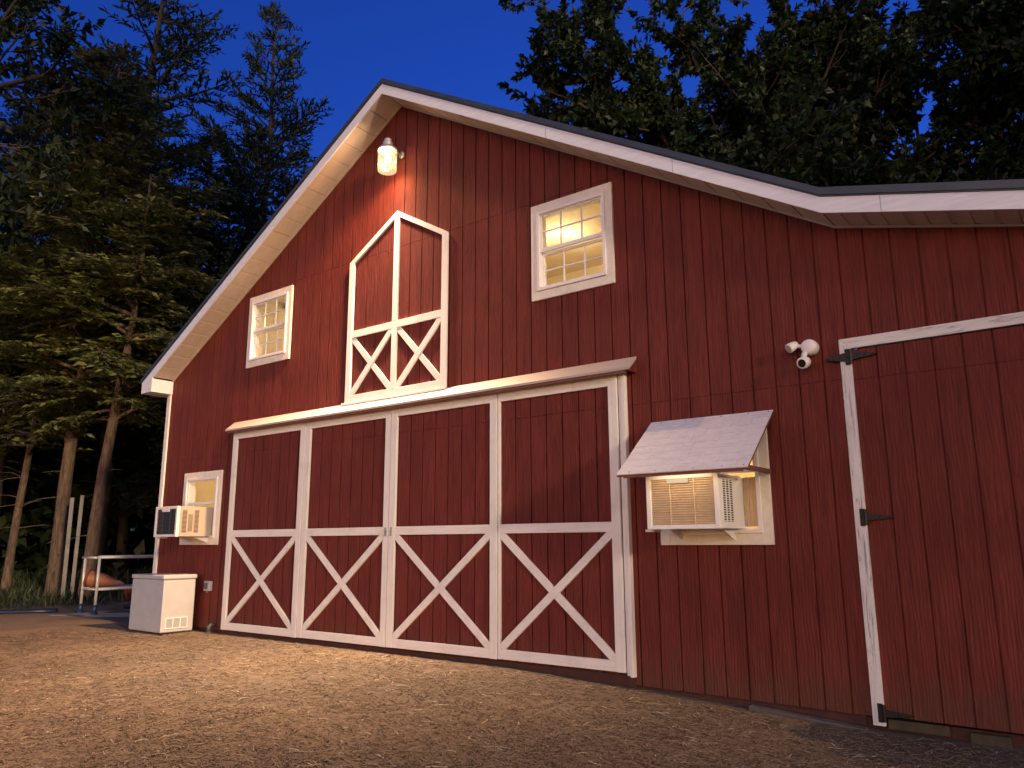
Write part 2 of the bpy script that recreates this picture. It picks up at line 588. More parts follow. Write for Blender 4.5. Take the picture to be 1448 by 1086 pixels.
def siding(x0, x1, ztop, zb, yf, phase, openings=(), joints=(), extra=(), back=None, g=.0074, depth=.021):
    """grooved plywood siding: real grooves every 8 inches and a sheet joint"""
    m = MB()
    xs = {x0, x1}
    grooves = []
    k = math.floor((x0 - phase) / .2032) - 1
    while phase + k * .2032 < x1:
        c = phase + k * .2032
        if x0 + .02 < c < x1 - .02:
            grooves.append((c - g, c + g))
            xs |= {c - g, c + g}
        k += 1
    for o in openings:
        xs |= {min(max(o[0], x0), x1), min(max(o[1], x0), x1)}
    for e in extra:
        if x0 < e < x1:
            xs.add(e)
    xs = sorted(xs)
    xs = [x for i, x in enumerate(xs) if i == 0 or x - xs[i - 1] > 1e-4]
    prev = None
    for a, b in zip(xs, xs[1:]):
        mid = (a + b) / 2
        gr = any(p < mid < q for p, q in grooves)
        y = yf + (depth if gr else 0)
        lo_a, lo_b, hi_a, hi_b = zb(a), zb(b), ztop(a), ztop(b)
        cuts = []
        for j in joints:
            if j + .004 < min(hi_a, hi_b):
                cuts.append((j - .0022, j + .0022, 'j'))
        for o in openings:
            if o[0] < mid < o[1]:
                cuts.append((o[2], o[3], 'o'))
        cuts.sort()
        segs = []
        ca, cb_ = lo_a, lo_b
        for c0, c1, t in cuts:
            if c1 <= max(ca, cb_):
                continue
            segs.append((ca, cb_, c0, c0, y))
            if t == 'j':
                yj = yf + depth * .4 if not gr else y
                segs.append((c0, c0, c1, c1, yj))
                if not gr:
                    for zz in (c0, c1):
                        m.add([(a, y, zz), (b, y, zz), (b, yj, zz), (a, yj, zz)], [(0, 1, 2, 3)])
            ca = cb_ = c1
        segs.append((ca, cb_, hi_a, hi_b, y))
        for sa, sb, ta, tb, yy in segs:
            if ta - sa < 1e-5 and tb - sb < 1e-5:
                continue
            m.add([(a, yy, sa), (b, yy, sb), (b, yy, tb), (a, yy, ta)], [(0, 1, 2, 3)])
            if gr:
                m.add([(a, yf, sa), (a, yy, sa), (a, yy, ta), (a, yf, ta)], [(0, 1, 2, 3)])
                m.add([(b, yf, sb), (b, yy, sb), (b, yy, tb), (b, yf, tb)], [(0, 1, 2, 3)])
    # bottom lip
    m.add([(x0, yf, zb(x0)), (x1, yf, zb(x1)), (x1, yf + .03, zb(x1)), (x0, yf + .03, zb(x0))], [(0, 1, 2, 3)])
    if back:
        m.add([(x0, yf, zb(x0)), (x0, back, zb(x0)), (x0, back, ztop(x0)), (x0, yf, ztop(x0))], [(0, 1, 2, 3)])
        m.add([(x1, yf, zb(x1)), (x1, back, zb(x1)), (x1, back, ztop(x1)), (x1, yf, ztop(x1))], [(0, 1, 2, 3)])
        m.add([(x0, yf, ztop(x0)), (x1, yf, ztop(x1)), (x1, back, ztop(x1)), (x0, back, ztop(x0))], [(0, 1, 2, 3)])
    return m

J1, J2 = 2.732, 5.188
DOORCUT = (10.738, EX, -1, 2.99)
sd = siding(0.0, EX, zsoff, zbot, 0.0, .150, [opening(w) for w in WIN] + [DOORCUT], (J1, J2), (RX, BX))
sd.build('front_wall', 'siding', barn)
# body behind: left wall, back, floor-to-eave masonry of the frame, dark inner lining
m = MB()
m.box(-.10, -.02, .05, DEPTH, .1, LZ - .02)
m.box(-.02, EX, DEPTH - .1, DEPTH, .1, 2.9)
m.box(EX - .08, EX, .05, DEPTH - .1, .1, zsoff(EX) - .02)
m.build('side_wall', 'siding', barn)
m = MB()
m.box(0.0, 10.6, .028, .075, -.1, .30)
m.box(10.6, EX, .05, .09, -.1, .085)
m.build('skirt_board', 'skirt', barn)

# corner board
MB().box(-.10, -.001, -.022, .06, .12, 3.872).build('corner_board', 'trim_z', barn, bevel=.004)

# roof slab
def prof(off, xs):
    return [(x, zsoff(x) + off) for x in xs]
EL = -.33
lo = prof(.136, [EL, RX, BX, EX + .3])
hi = prof(.235, [EX + .3, BX, RX, EL - .015])
rp = MB()
top = lo + hi
n = len(top)
# split into convex quads along the line
pts_lo = prof(.136, [EL, RX, BX, EX + .3])
pts_hi = prof(.218, [EL - .012, RX, BX, EX + .3])
for i in range(3):
    a, b, c, d = pts_lo[i], pts_lo[i + 1], pts_hi[i + 1], pts_hi[i]
    rp.prism([a, b, c, d], -OH - .03, DEPTH + .3)
rp.build('roof', 'roof', barn)
# drip edge: bright lower lip seen under the roof and standing seams on top
m = MB()
for x0, x1 in ((EL, RX), (RX, BX), (BX, EX + .3)):
    a, b = (x0, zsoff(x0)), (x1, zsoff(x1))
    for y in np.arange(.25, DEPTH, .6):
        m.add([(a[0], y, a[1] + .218), (b[0], y, b[1] + .218), (b[0], y, b[1] + .240), (a[0], y, a[1] + .240),
               (a[0], y + .02, a[1] + .218), (b[0], y + .02, b[1] + .218), (b[0], y + .02, b[1] + .240), (a[0], y + .02, a[1] + .240)],
              [(0, 1, 2, 3), (7, 6, 5, 4), (3, 2, 6, 7), (0, 4, 5, 1), (0, 3, 7, 4), (1, 5, 6, 2)])
m.build('standing_seam', 'roof', barn)
m = MB()
for x0, x1 in ((EL, RX), (RX, BX), (BX, EX + .3)):
    m.prism([(x0, zsoff(x0) + .148), (x1, zsoff(x1) + .148), (x1, zsoff(x1) + .160), (x0, zsoff(x0) + .160)], -OH - .042, -OH - .031)
m.build('drip_edge', 'roof', barn)
# fascia boards
fz = []
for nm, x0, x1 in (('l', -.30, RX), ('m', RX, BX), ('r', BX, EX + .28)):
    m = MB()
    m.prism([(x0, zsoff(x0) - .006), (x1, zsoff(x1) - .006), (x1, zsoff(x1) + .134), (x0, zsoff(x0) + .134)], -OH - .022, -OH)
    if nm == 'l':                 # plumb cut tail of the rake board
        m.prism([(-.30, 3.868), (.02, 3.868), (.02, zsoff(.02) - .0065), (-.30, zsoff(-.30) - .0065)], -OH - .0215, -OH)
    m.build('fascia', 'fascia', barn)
for x, z0, z1 in ((2.1, 0, .128), (7.95, 0, .128), (9.4, 0, .128), (11.15, 0, .128)):
    m = MB()
    m.prism([(x, zsoff(x) - .002), (x + .006, zsoff(x + .006) - .002), (x + .006, zsoff(x) + z1), (x, zsoff(x) + z1)], -OH - .0235, -OH - .0215)
    m.build('fascia_seam', 'grey_plastic', barn)
# eave return box + eave soffit
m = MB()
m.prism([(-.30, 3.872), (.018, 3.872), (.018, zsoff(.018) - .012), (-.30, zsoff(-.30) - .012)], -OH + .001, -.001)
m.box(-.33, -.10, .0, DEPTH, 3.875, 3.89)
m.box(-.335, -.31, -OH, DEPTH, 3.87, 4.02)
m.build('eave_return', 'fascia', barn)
# soffit panels: ribs run across the overhang, a real step at each seam
def soffit(x0, x1, w, steps):
    m = MB()
    L = math.hypot(x1 - x0, zsoff(x1) - zsoff(x0))
    k = max(1, int(round(L / w)))
    for i in range(k):
        for q, (t0, t1, dz) in enumerate(steps):
            a = x0 + (x1 - x0) * (i + t0) / k
            b = x0 + (x1 - x0) * (i + t1) / k
            m.prism([(a, zsoff(a) + dz), (b, zsoff(b) + dz), (b, zsoff(b) + .03), (a, zsoff(a) + .03)], -OH, -.001)
    return m
STEP = [(0, .045, .032), (.045, .985, .002), (.985, 1, .020)]
s1 = soffit(.02, RX, .30, STEP)
s1.build('soffit', 'soffit', barn)
soffit(RX, BX, .30, STEP).build('soffit', 'soffit', barn)
soffit(BX, EX, .30, [(0, .06, .012), (.06, .44, .002), (.44, .52, .009), (.52, .94, .002), (.94, 1, .008)]).build('soffit', 'soffit', barn)
# J channel where the soffit meets the wall
m = MB()
for x0, x1 in ((.0, RX), (RX, BX), (BX, EX)):
    m.prism([(x0, zsoff(x0) - .020), (x1, zsoff(x1) - .020), (x1, zsoff(x1) + .0005), (x0, zsoff(x0) + .0005)], -.022, -.0005)
m.build('soffit_channel', 'soffit', barn)

# ------------------------------------------------------------------ windows
def make_window(w, ac=False):
    x0, x1, z0, z1 = WIN[w]
    cas = frame_boards(x0, x1, z0, z1, .098, -.026, .004).build('window', 'casing', barn, bevel=.004)
    fx0, fx1, fz0, fz1 = x0 + .086, x1 - .084, z0 + .10, z1 - .092
    # vinyl frame, proud of the casing
    frame_boards(fx0, fx1, fz0, fz1, .036, -.044, .10).build('window_frame', 'vinyl', cas, bevel=.004)
    gx0, gx1, gz0, gz1 = fx0 + .036, fx1 - .036, fz0 + .036, fz1 - .036
    zm = (gz0 + gz1) / 2 + .005 if not ac else 2.03
    up_ = frame_boards(gx0 + .0005, gx1 - .0005, zm - .022, gz1 - .0005, .020, -.020, .012, .018, .042)
    up_.build('upper_sash', 'vinyl', cas, bevel=.002)
    m = MB()
    if w in ('upper_left', 'upper_right'):
        for k in (1, 2):
            x = gx0 + (gx1 - gx0) * k / 3
            m.box(x - .0075, x + .0075, -.012, .004, zm + .0205, gz1 - .019)
        zz = (zm + gz1) / 2 + .005
        m.box(gx0 + .021, gx1 - .021, -.0125, .0035, zz - .0075, zz + .0075)
        m.build('upper_muntin', 'vinyl', cas)
    m = MB().box(gx0 + .018, gx1 - .018, -.002, .001, zm + .019, gz1 - .017)
    m.build('upper_pane', 'hazy_glass' if not ac else 'glass', cas)
    if not ac:
        lo_ = frame_boards(gx0 + .0005, gx1 - .0005, gz0 + .0005, zm - .024, .020, .022, .05, .030, .030)
        lo_.build('lower_sash', 'vinyl', cas, bevel=.002)
        m = MB()
        for k in (1, 2):
            x = gx0 + (gx1 - gx0) * k / 3 + .006
            m.box(x - .0075, x + .0075, .030, .044, gz0 + .030, zm - .053)
        zz = (zm + gz0) / 2 - .012
        m.box(gx0 + .021, gx1 - .021, .0305, .0435, zz - .0075, zz + .0075)
        m.build('lower_muntin', 'vinyl', cas)
        MB().box(gx0 + .018, gx1 - .018, .036, .039, gz0 + .028, zm - .05).build('lower_pane', 'glass', cas)
    return cas

def room(w, power, wl=1.2, wr_=1.2, hi=.45, deep=2.2):
    x0, x1, z0, z1 = opening(w)
    a, b, c, d = x0 - wl, x1 + wr_, z0 - .9, z1 + hi
    y0, y1 = .14, deep
    m = MB()
    m.add([(a, y1, c), (b, y1, c), (b, y1, d), (a, y1, d)], [(0, 1, 2, 3)])
    m.add([(a, y0, c), (a, y1, c), (a, y1, d), (a, y0, d)], [(0, 1, 2, 3)])
    m.add([(b, y0, c), (b, y1, c), (b, y1, d), (b, y0, d)], [(0, 1, 2, 3)])
    m.add([(a, y0, c), (b, y0, c), (b, y1, c), (a, y1, c)], [(0, 1, 2, 3)])
    m.add([(a, y0, d), (b, y0, d), (b, y1, d), (a, y1, d)], [(0, 1, 2, 3)])
    # front lining round the opening
    for q in ((a, x0, c, d), (x1, b, c, d), (x0, x1, c, z0), (x0, x1, z1, d)):
        m.add([(q[0], y0, q[2]), (q[1], y0, q[2]), (q[1], y0, q[3]), (q[0], y0, q[3])], [(0, 1, 2, 3)])
    # reveal
    for (p, q) in (((x0, z0), (x0, z1)), ((x1, z0), (x1, z1)), ((x0, z0), (x1, z0)), ((x0, z1), (x1, z1))):
        m.add([(p[0], .0, p[1]), (q[0], .0, q[1]), (q[0], y0, q[1]), (p[0], y0, p[1])], [(0, 1, 2, 3)])
    m.build('interior_room', 'cream_wall', barn)
    L = bpy.data.lights.new('room_light', 'POINT')
    L.energy = power
    L.color = (1.0, .70, .36)
    L.shadow_soft_size = .12
    o = bpy.data.objects.new('room_light', L)
    COL.objects.link(o)
    o.parent = barn
    o.location = Vector(((x0 + x1) / 2 + (.75 if wr_ > .5 else -.75), .95, d - .25)) - barn.location
    return (a, b, c, d, y1)

for w in WIN:
    make_window(w, ac=w.startswith('lower'))
r1 = room('upper_left', 20, .04, 1.6, .14)
r2 = room('upper_right', 22, 1.6, .04, .14)
r3 = room('lower_left', 26, .55, 1.2)
r4 = room('lower_right', 60)
# rafters, a shelf and stored boxes glimpsed through the upper windows
for (a, b, c, d, y1) in (r1,):
    for k in range(1):
        y = .55 + k * .85
        MB().box(a + .02, b - .02, y, y + .05, d - .10, d - .004).build('joist', 'joist', barn)
a, b, c, d, y1 = r2
MB().box(a + .7, a + 1.3, 1.2, 1.75, c + .6, c + 1.12).build('stored_box', 'joist', barn)
MB().prism([(a + .6, c + .95), (a + 2.0, c + .80), (a + 2.0, c + .90), (a + .6, c + 1.34)], .9, .98).build('brace_timber', 'joist', barn)
a, b, c, d, y1 = r1
MB().box(a + .45, a + .54, 1.5, 1.6, c + .05, d - .11).build('post', 'joist', barn)


# ------------------------------------------------------------------ big sliding doors
DZ0, DZ1 = .222, 3.055
DX = [2.0, 3.703, 5.373, 7.043, 8.553]
ZM0, ZM1 = 1.510, 1.607
YF = -.070                        # face of the frame boards
YP = -.040                        # face of the panels
def sliding_panel(i):
    x0, x1 = DX[i] + .004, DX[i + 1] - .004
    yo = -.006 if i in (0, 2) else 0.0
    zsill = DZ0 + .003 * i
    pn = siding(x0, x1, lambda x: DZ1 - .03, lambda x: zsill + .02, YP + yo, DX[i] + .113 if i != 3 else 7.068, [], (J1,), (), back=-.004)
    pn = pn.build('sliding_door', 'siding', barn)
    ww = .100
    lw = ww if i != 3 else .028   # the last leaf tucks behind its neighbour
    for xa, xb in ((x0, x0 + lw), (x1 - ww, x1)):
        MB().box(xa, xb, YF + yo, YP + yo + .001, zsill, DZ1).build('door_stile', 'trim_z', pn, bevel=.003)
    for za, zb in ((DZ1 - .115, DZ1), (ZM0, ZM1), (zsill + .002, zsill + .100)):
        MB().box(x0 + lw, x1 - ww, YF + yo + .002, YP + yo + .001, za, zb).build('door_rail', 'trim_x', pn, bevel=.003)
    # cross braces from corner to corner of the lower half, cut to the frame
    a0, a1, b0, b1 = x0 + lw, x1 - ww, zsill + .100, ZM0
    hx = .062
    m = MB()
    t = hx * (b1 - b0) / (a1 - a0)
    m.prism([(a0, b0), (a0 + hx, b0), (a1, b1 - t), (a1, b1), (a1 - hx, b1), (a0, b0 + t)], YF + yo + .003, YP + yo + .001)
    m.build('door_brace', 'brace', pn, bevel=.003)
    # the other diagonal is two pieces butted against the first
    m = MB()
    c = ((a0 + a1) / 2, (b0 + b1) / 2)
    d1 = Vector((a1 - a0, b1 - b0)).normalized()
    n1 = Vector((-d1.y, d1.x))
    half = (hx * (b1 - b0)) / math.hypot(a1 - a0, b1 - b0)
    d2 = Vector((a1 - a0, -(b1 - b0))).normalized()
    # intersection of the second diagonal's edges with the first board's edge
    def hit(sgn_side, off):
        # point p = c + d2*s + n2*off ; need (p-c).n1 = sgn_side*half
        n2 = Vector((-d2.y, d2.x))
        s_ = (sgn_side * half - n2.dot(n1) * off) / d2.dot(n1)
        p = Vector(c) + d2 * s_ + n2 * off
        return (p.x, p.y)
    m.prism([(a0, b1 - t), hit(1, -half), hit(1, half), (a0 + hx, b1), (a0, b1)], YF + yo + .004, YP + yo + .001)
    m.build('door_brace', 'brace', pn, bevel=.003)
    m = MB()
    m.prism([(a1, b0 + t), hit(-1, half), hit(-1, -half), (a1 - hx, b0), (a1, b0)], YF + yo + .004, YP + yo + .001)
    m.build('door_brace', 'brace', pn, bevel=.003)
    if i in (1, 2):
        xh = x1 - .045 if i == 1 else x0 + .045
        m = MB()
        m.box(xh - .014, xh + .014, YF + yo - .006, YF + yo + .001, 1.50, 1.60)
        m.tube([(xh, YF + yo - .004, 1.575), (xh, YF + yo - .035, 1.565), (xh, YF + yo - .035, 1.515), (xh, YF + yo - .004, 1.505)], .006, 6)
        m.build('door_handle', 'galv', pn)
    return pn
for i in range(4):
    sliding_panel(i)
# jamb strips at the right side of the doors and left stop
MB().box(8.560, 8.592, -.050, -.0005, .205, 3.06).build('door_jamb', 'trim_z', barn, bevel=.002)
MB().box(8.598, 8.632, -.062, -.0005, .195, 3.06).build('door_jamb', 'trim_z', barn, bevel=.002)
# sill behind the doors
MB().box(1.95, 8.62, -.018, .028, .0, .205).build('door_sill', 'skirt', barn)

# sloped cap over the door track
m = MB()
m.add([(1.894, -.002, 3.215), (8.748, -.002, 3.215), (8.757, -.17, 3.082), (1.926, -.17, 3.082),
       (1.894, -.002, 3.190), (8.748, -.002, 3.190), (8.757, -.17, 3.057), (1.926, -.17, 3.057)],
      [(0, 3, 2, 1), (4, 5, 6, 7), (3, 7, 6, 2), (0, 1, 5, 4), (0, 4, 7, 3), (1, 2, 6, 5)])
cap = m.build('door_canopy', 'cap', barn)
MB().box(1.98, 8.70, -.105, -.010, 3.075, 3.10).build('track', 'rust_wood', cap)
MB().box(1.98, 8.70, -.158, -.125, 3.030, 3.062).build('front_lip', 'rust_wood', cap)
m = MB()
m.prism_x([(-.003, 3.05), (-.003, 3.188), (-.165, 3.058), (-.165, 3.05)], 8.715, 8.745)
m.build('end_board', 'siding', cap)
m = MB()
m.prism_x([(-.003, 3.05), (-.003, 3.188), (-.165, 3.058), (-.165, 3.05)], 1.935, 1.965)
m.build('end_board', 'siding', cap)

# ------------------------------------------------------------------ loft door
lf0, lf1, lfb, lfs, lfa = 4.44, 6.236, 3.222, 5.165, 5.688
w = .092
mid = (lf0 + lf1) / 2
ld = siding(lf0 + .01, lf1 - .01, lambda x: min(lfa - .02, lfs - .02 + (lfa - lfs) / (mid - lf0) * min(x - lf0, lf1 - x)), lambda x: lfb + .02, -.012, .137 - .05, [], (J2 - .005,), (mid,), back=-.001)
loft = ld.build('loft_door', 'siding', barn)
m = MB()
Y0, Y1 = -.040, -.0115
m.prism([(lf0, lfb), (lf0 + w, lfb), (lf0 + w, lfs - .02), (lf0, lfs)], Y0, Y1)
m.build('loft_stile', 'trim_z', loft, bevel=.003)
m = MB()
m.prism([(lf1 - w, lfb), (lf1, lfb), (lf1, lfs), (lf1 - w, lfs - .02)], Y0, Y1)
m.build('loft_stile', 'trim_z', loft, bevel=.003)
sl_ = (lfa - lfs) / (mid - lf0)
iz = lambda x: lfs - .02 - .0 + sl_ * (x - lf0 - w) - .0
m = MB()
m.prism([(lf0, lfs), (lf0 + w, lfs - .02), (mid, lfs - .02 + sl_ * (mid - lf0 - w)), (mid, lfa)], Y0 + .001, Y1)
m.build('loft_gable_board', 'brace', loft, bevel=.003)
m = MB()
m.prism([(lf1 - w, lfs - .02), (lf1, lfs), (mid, lfa), (mid, lfs - .02 + sl_ * (mid - lf0 - w))], Y0 + .0012, Y1)
m.build('loft_gable_board', 'brace', loft, bevel=.003)
m = MB()
zt = lfs - .02 + sl_ * (mid - lf0 - w)
m.prism([(mid - .045, 4.186), (mid + .045, 4.186), (mid + .045, zt - sl_ * .045), (mid, zt), (mid - .045, zt - sl_ * .045)], Y0 + .002, Y1)
m.build('loft_mullion', 'trim_z', loft, bevel=.003)
m = MB()
m.box(mid - .045, mid + .045, Y0 + .002, Y1, lfb + .092, 4.092)
m.build('loft_mullion', 'trim_z', loft, bevel=.003)
for q in ((lf0 + w, lf1 - w, 4.092, 4.186), (lf0 + w, mid - .002, lfb, lfb + .092), (mid + .002, lf1 - w, lfb, lfb + .092)):
    MB().box(q[0], q[1], Y0 + .0025, Y1, q[2], q[3]).build('loft_rail', 'trim_x', loft, bevel=.003)
for xa, xb in ((lf0 + w, mid - .045), (mid + .045, lf1 - w)):
    b0, b1 = lfb + .092, 4.092
    hx = .060
    t = hx * (b1 - b0) / (xb - xa) * .8
    m = MB()
    m.prism([(xa, b0), (xa + hx, b0), (xb, b1 - t), (xb, b1), (xb - hx, b1), (xa, b0 + t)], Y0 + .004, Y1)
    m.build('loft_brace', 'brace', loft, bevel=.002)
    m = MB()
    m.prism([(xa, b1 - t), (xb - hx, b0), (xb, b0), (xb, b0 + t), (xa + hx, b1), (xa, b1)], Y0 + .0075, Y1)
    m.build('loft_brace', 'brace', loft, bevel=.002)
MB().box(lf0 - .055, lf1 - .01, -.052, -.002, 3.190, 3.2215).build('loft_ledge', 'trim_x', loft, bevel=.003)

# ------------------------------------------------------------------ side door at the right
sdp = siding(10.748, EX - .3, lambda x: 2.965, lambda x: .118 - .012 * (x - 10.7), -.012, .137 + .033, [], (J1 - .02,), (), back=.05, g=.006)
sdoor = sdp.build('side_door', 'siding', barn)
m = MB()
m.prism([(10.660, .045), (10.748, .045), (10.748, 2.975), (10.660, 3.064)], -.034, -.0005)
m.build('door_frame_post', 'worn_z', sdoor, bevel=.004)
m = MB()
m.prism([(10.660, 3.064), (10.748, 2.975), (EX - .3, 2.975), (EX - .3, 3.064)], -.033, -.0005)
m.build('door_frame_head', 'worn_x', sdoor, bevel=.004)
def strap_hinge(z, both, label):
    m = MB()
    x = 10.722
    m.box(x - .020, x + .016, -.040, -.0335, z - .068, z + .068)
    for zz in (-.05, .0, .05):
        m.lathe((x - .004, -.040, z + zz), [(.008, -.004), (.004, -.007)], 8, 'y')
    m.tube([(x + .026, -.046, z - .062), (x + .026, -.046, z + .062)], .012, 10)
    y0, y1 = -.0455, -.0385
    m.prism([(x + .036, z - .028), (x + .20, z - .011), (x + .225, z), (x + .20, z + .011), (x + .036, z + .028)], y0, y1)
    for xx in (.07, .13, .19):
        m.lathe((x + xx, y0, z), [(.008, 0), (.005, -.005)], 8, 'y')
    m.box(x + .036, x + .225, y1, -.0125, z - .006, z + .006)
    if both:
        m.prism([(x - .165, z - .012), (x - .02, z - .036), (x - .02, z + .036), (x - .165, z + .012), (x - .182, z)], -.0465, -.0405)
        m.box(x - .175, x - .065, -.0405, -.001, z - .008, z + .008)
        for xx in (-.06, -.11, -.15):
            m.lathe((x + xx, -.0465, z), [(.008, 0), (.005, -.005)], 8, 'y')
    o = m.build('strap_hinge', 'black_iron', sdoor, bevel=.0015)
strap_hinge(2.905, True, 'top')
strap_hinge(1.598, False, 'mid')
strap_hinge(.140, False, 'low')
# timber blocking under the side door
m = MB()
m.box(10.76, 11.17, -.006, .045, .025, .095)
m.build('sill_block', 'raw_wood', barn, bevel=.004)
m = MB()
m.box(11.30, 11.55, -.008, .045, -.005, .07)
m.build('sill_block', 'raw_wood', barn, bevel=.004)
# ------------------------------------------------------------------ gable lamp
LP = (5.373, -.27, 6.0)
lamp = thing('wall_lamp', 'lit barn lamp with ribbed glass jar mounted high below the gable peak', 'wall lamp', (5.373, -.001, 6.47))
lx, ly = LP[0], LP[1]
m = MB()
m.lathe((lx, ly, 0), [(0.0240, 6.600), (0.0440, 6.595), (0.0480, 6.585), (0.0480, 6.555), (0.0600, 6.550), (0.0656, 6.540), (0.0656, 6.490), (0.0960, 6.478), (0.1200, 6.455), (0.1264, 6.440), (0.1264, 6.425), (0.1200, 6.425), (0.1120, 6.44), (0.0400, 6.46)], 32)
m.build('lamp_cap', 'galv', lamp)
m = MB()
m.lathe((lx, ly, 0), [(0.1216, 6.4245), (0.1264, 6.38), (0.1200, 6.34), (0.1184, 6.16), (0.1208, 6.145), (0.1168, 6.140), (0.1136, 6.16), (0.1152, 6.34)], 40, cap=False)
jar = m.build('lamp_jar', 'jar', lamp, smooth=True)
m = MB()
for k in range(20):
    a = 2 * math.pi * k / 20
    c_, s_ = math.cos(a), math.sin(a)
    m.tube([(lx + .1205 * c_, ly + .1205 * s_, 6.345), (lx + .119 * c_, ly + .119 * s_, 6.165)], .0035, 5)
m.build('jar_rib', 'jar', lamp, smooth=True)
m = MB()
m.lathe((lx, ly, 0), [(0.0144, 6.455), (0.0160, 6.40), (0.0240, 6.37), (0.0336, 6.325), (0.0352, 6.30), (0.0288, 6.272), (0.0144, 6.258), (0.0032, 6.255)], 20)
bulb = m.build('bulb', 'bulb', lamp, smooth=True)
m = MB()
m.lathe((lx, -.0005, 6.475), [(.050, 0), (.052, -.012), (.045, -.028), (.02, -.034)], 24, 'y')
m.tube([(lx, -.03, 6.475), (lx, -.10, 6.478), (lx, ly + .10, 6.47)], .014, 10)
m.build('wall_bracket', 'galv', lamp, smooth=True)
PL = bpy.data.lights.new('lamp_light', 'POINT')
PL.energy = 11500
PL.color = (1.0, .64, .36)
PL.shadow_soft_size = .055
PL.use_nodes = True
# shade on the wall beside the lamp is shaped by this strength ramp
ln = PL.node_tree
ltc = ln.nodes.new('ShaderNodeTexCoord')
lsep = ln.nodes.new('ShaderNodeSeparateXYZ')
ln.links.new(ltc.outputs['Normal'], lsep.inputs[0])
lr = ln.nodes.new('ShaderNodeValToRGB')
el_ = lr.color_ramp.elements
STOPS = [(0.0, 1.0), (.04, .80), (.13, .185), (.26, .058), (.47, .022), (1.0, .002)]
while len(el_) < len(STOPS):
    el_.new(.5)
for k_, (p_, v_) in enumerate(STOPS):
    el_[k_].position = p_
    el_[k_].color = (v_, v_, v_, 1)
ln.links.new(lsep.outputs[1], lr.inputs[0])
lz = ln.nodes.new('ShaderNodeValToRGB')     # upward light dimmed in the strength, on top of the cap's own shadow
ez = lz.color_ramp.elements
lmap = ln.nodes.new('ShaderNodeMapRange')
lmap.inputs['From Min'].default_value = -1
lmap.inputs['From Max'].default_value = 1
ln.links.new(lsep.outputs[2], lmap.inputs['Value'])
ZS = [(0.0, 1.0), (.22, .75), (.34, .11), (.43, .028), (.50, .016), (1.0, .006)]
while len(ez) < len(ZS):
    ez.new(.5)
for k_, (p_, v_) in enumerate(ZS):
    ez[k_].position = p_
    ez[k_].color = (v_, v_, v_, 1)
ln.links.new(lmap.outputs[0], lz.inputs[0])
lmul = ln.nodes.new('ShaderNodeMath')
lmul.operation = 'MULTIPLY'
ln.links.new(lr.outputs[0], lmul.inputs[0])
ln.links.new(lz.outputs[0], lmul.inputs[1])
lx_ = ln.nodes.new('ShaderNodeValToRGB')    # light to the right dimmed in the strength; no part blocks it
exx = lx_.color_ramp.elements
lmap2 = ln.nodes.new('ShaderNodeMapRange')
lmap2.inputs['From Min'].default_value = -1
lmap2.inputs['From Max'].default_value = 1
ln.links.new(lsep.outputs[0], lmap2.inputs['Value'])
XS = [(0.0, 1.0), (.55, 1.0), (.70, .45), (.82, .14), (1.0, .05)]
while len(exx) < len(XS):
    exx.new(.5)
for k_, (p_, v_) in enumerate(XS):
    exx[k_].position = p_
    exx[k_].color = (v_, v_, v_, 1)
ln.links.new(lmap2.outputs[0], lx_.inputs[0])
lmul2 = ln.nodes.new('ShaderNodeMath')
lmul2.operation = 'MULTIPLY'
ln.links.new(lmul.outputs[0], lmul2.inputs[0])
ln.links.new(lx_.outputs[0], lmul2.inputs[1])
ln.links.new(lmul2.outputs[0], ln.nodes['Emission'].inputs['Strength'])
pl = bpy.data.objects.new('lamp_light', PL)
COL.objects.link(pl)
pl.parent = lamp
pl.location = Vector((lx, ly, 6.30)) - lamp.location

# ------------------------------------------------------------------ air conditioners and awning
def louvres(m, x0, x1, y, z0, z1, n, d=.014, t=.006):
    for k in range(n):
        z = z0 + (z1 - z0) * (k + .5) / n
        m.prism_x([(y, z - t / 2), (y + d, z + t), (y + d, z + t * 1.8), (y, z + t / 2)], x0, x1)

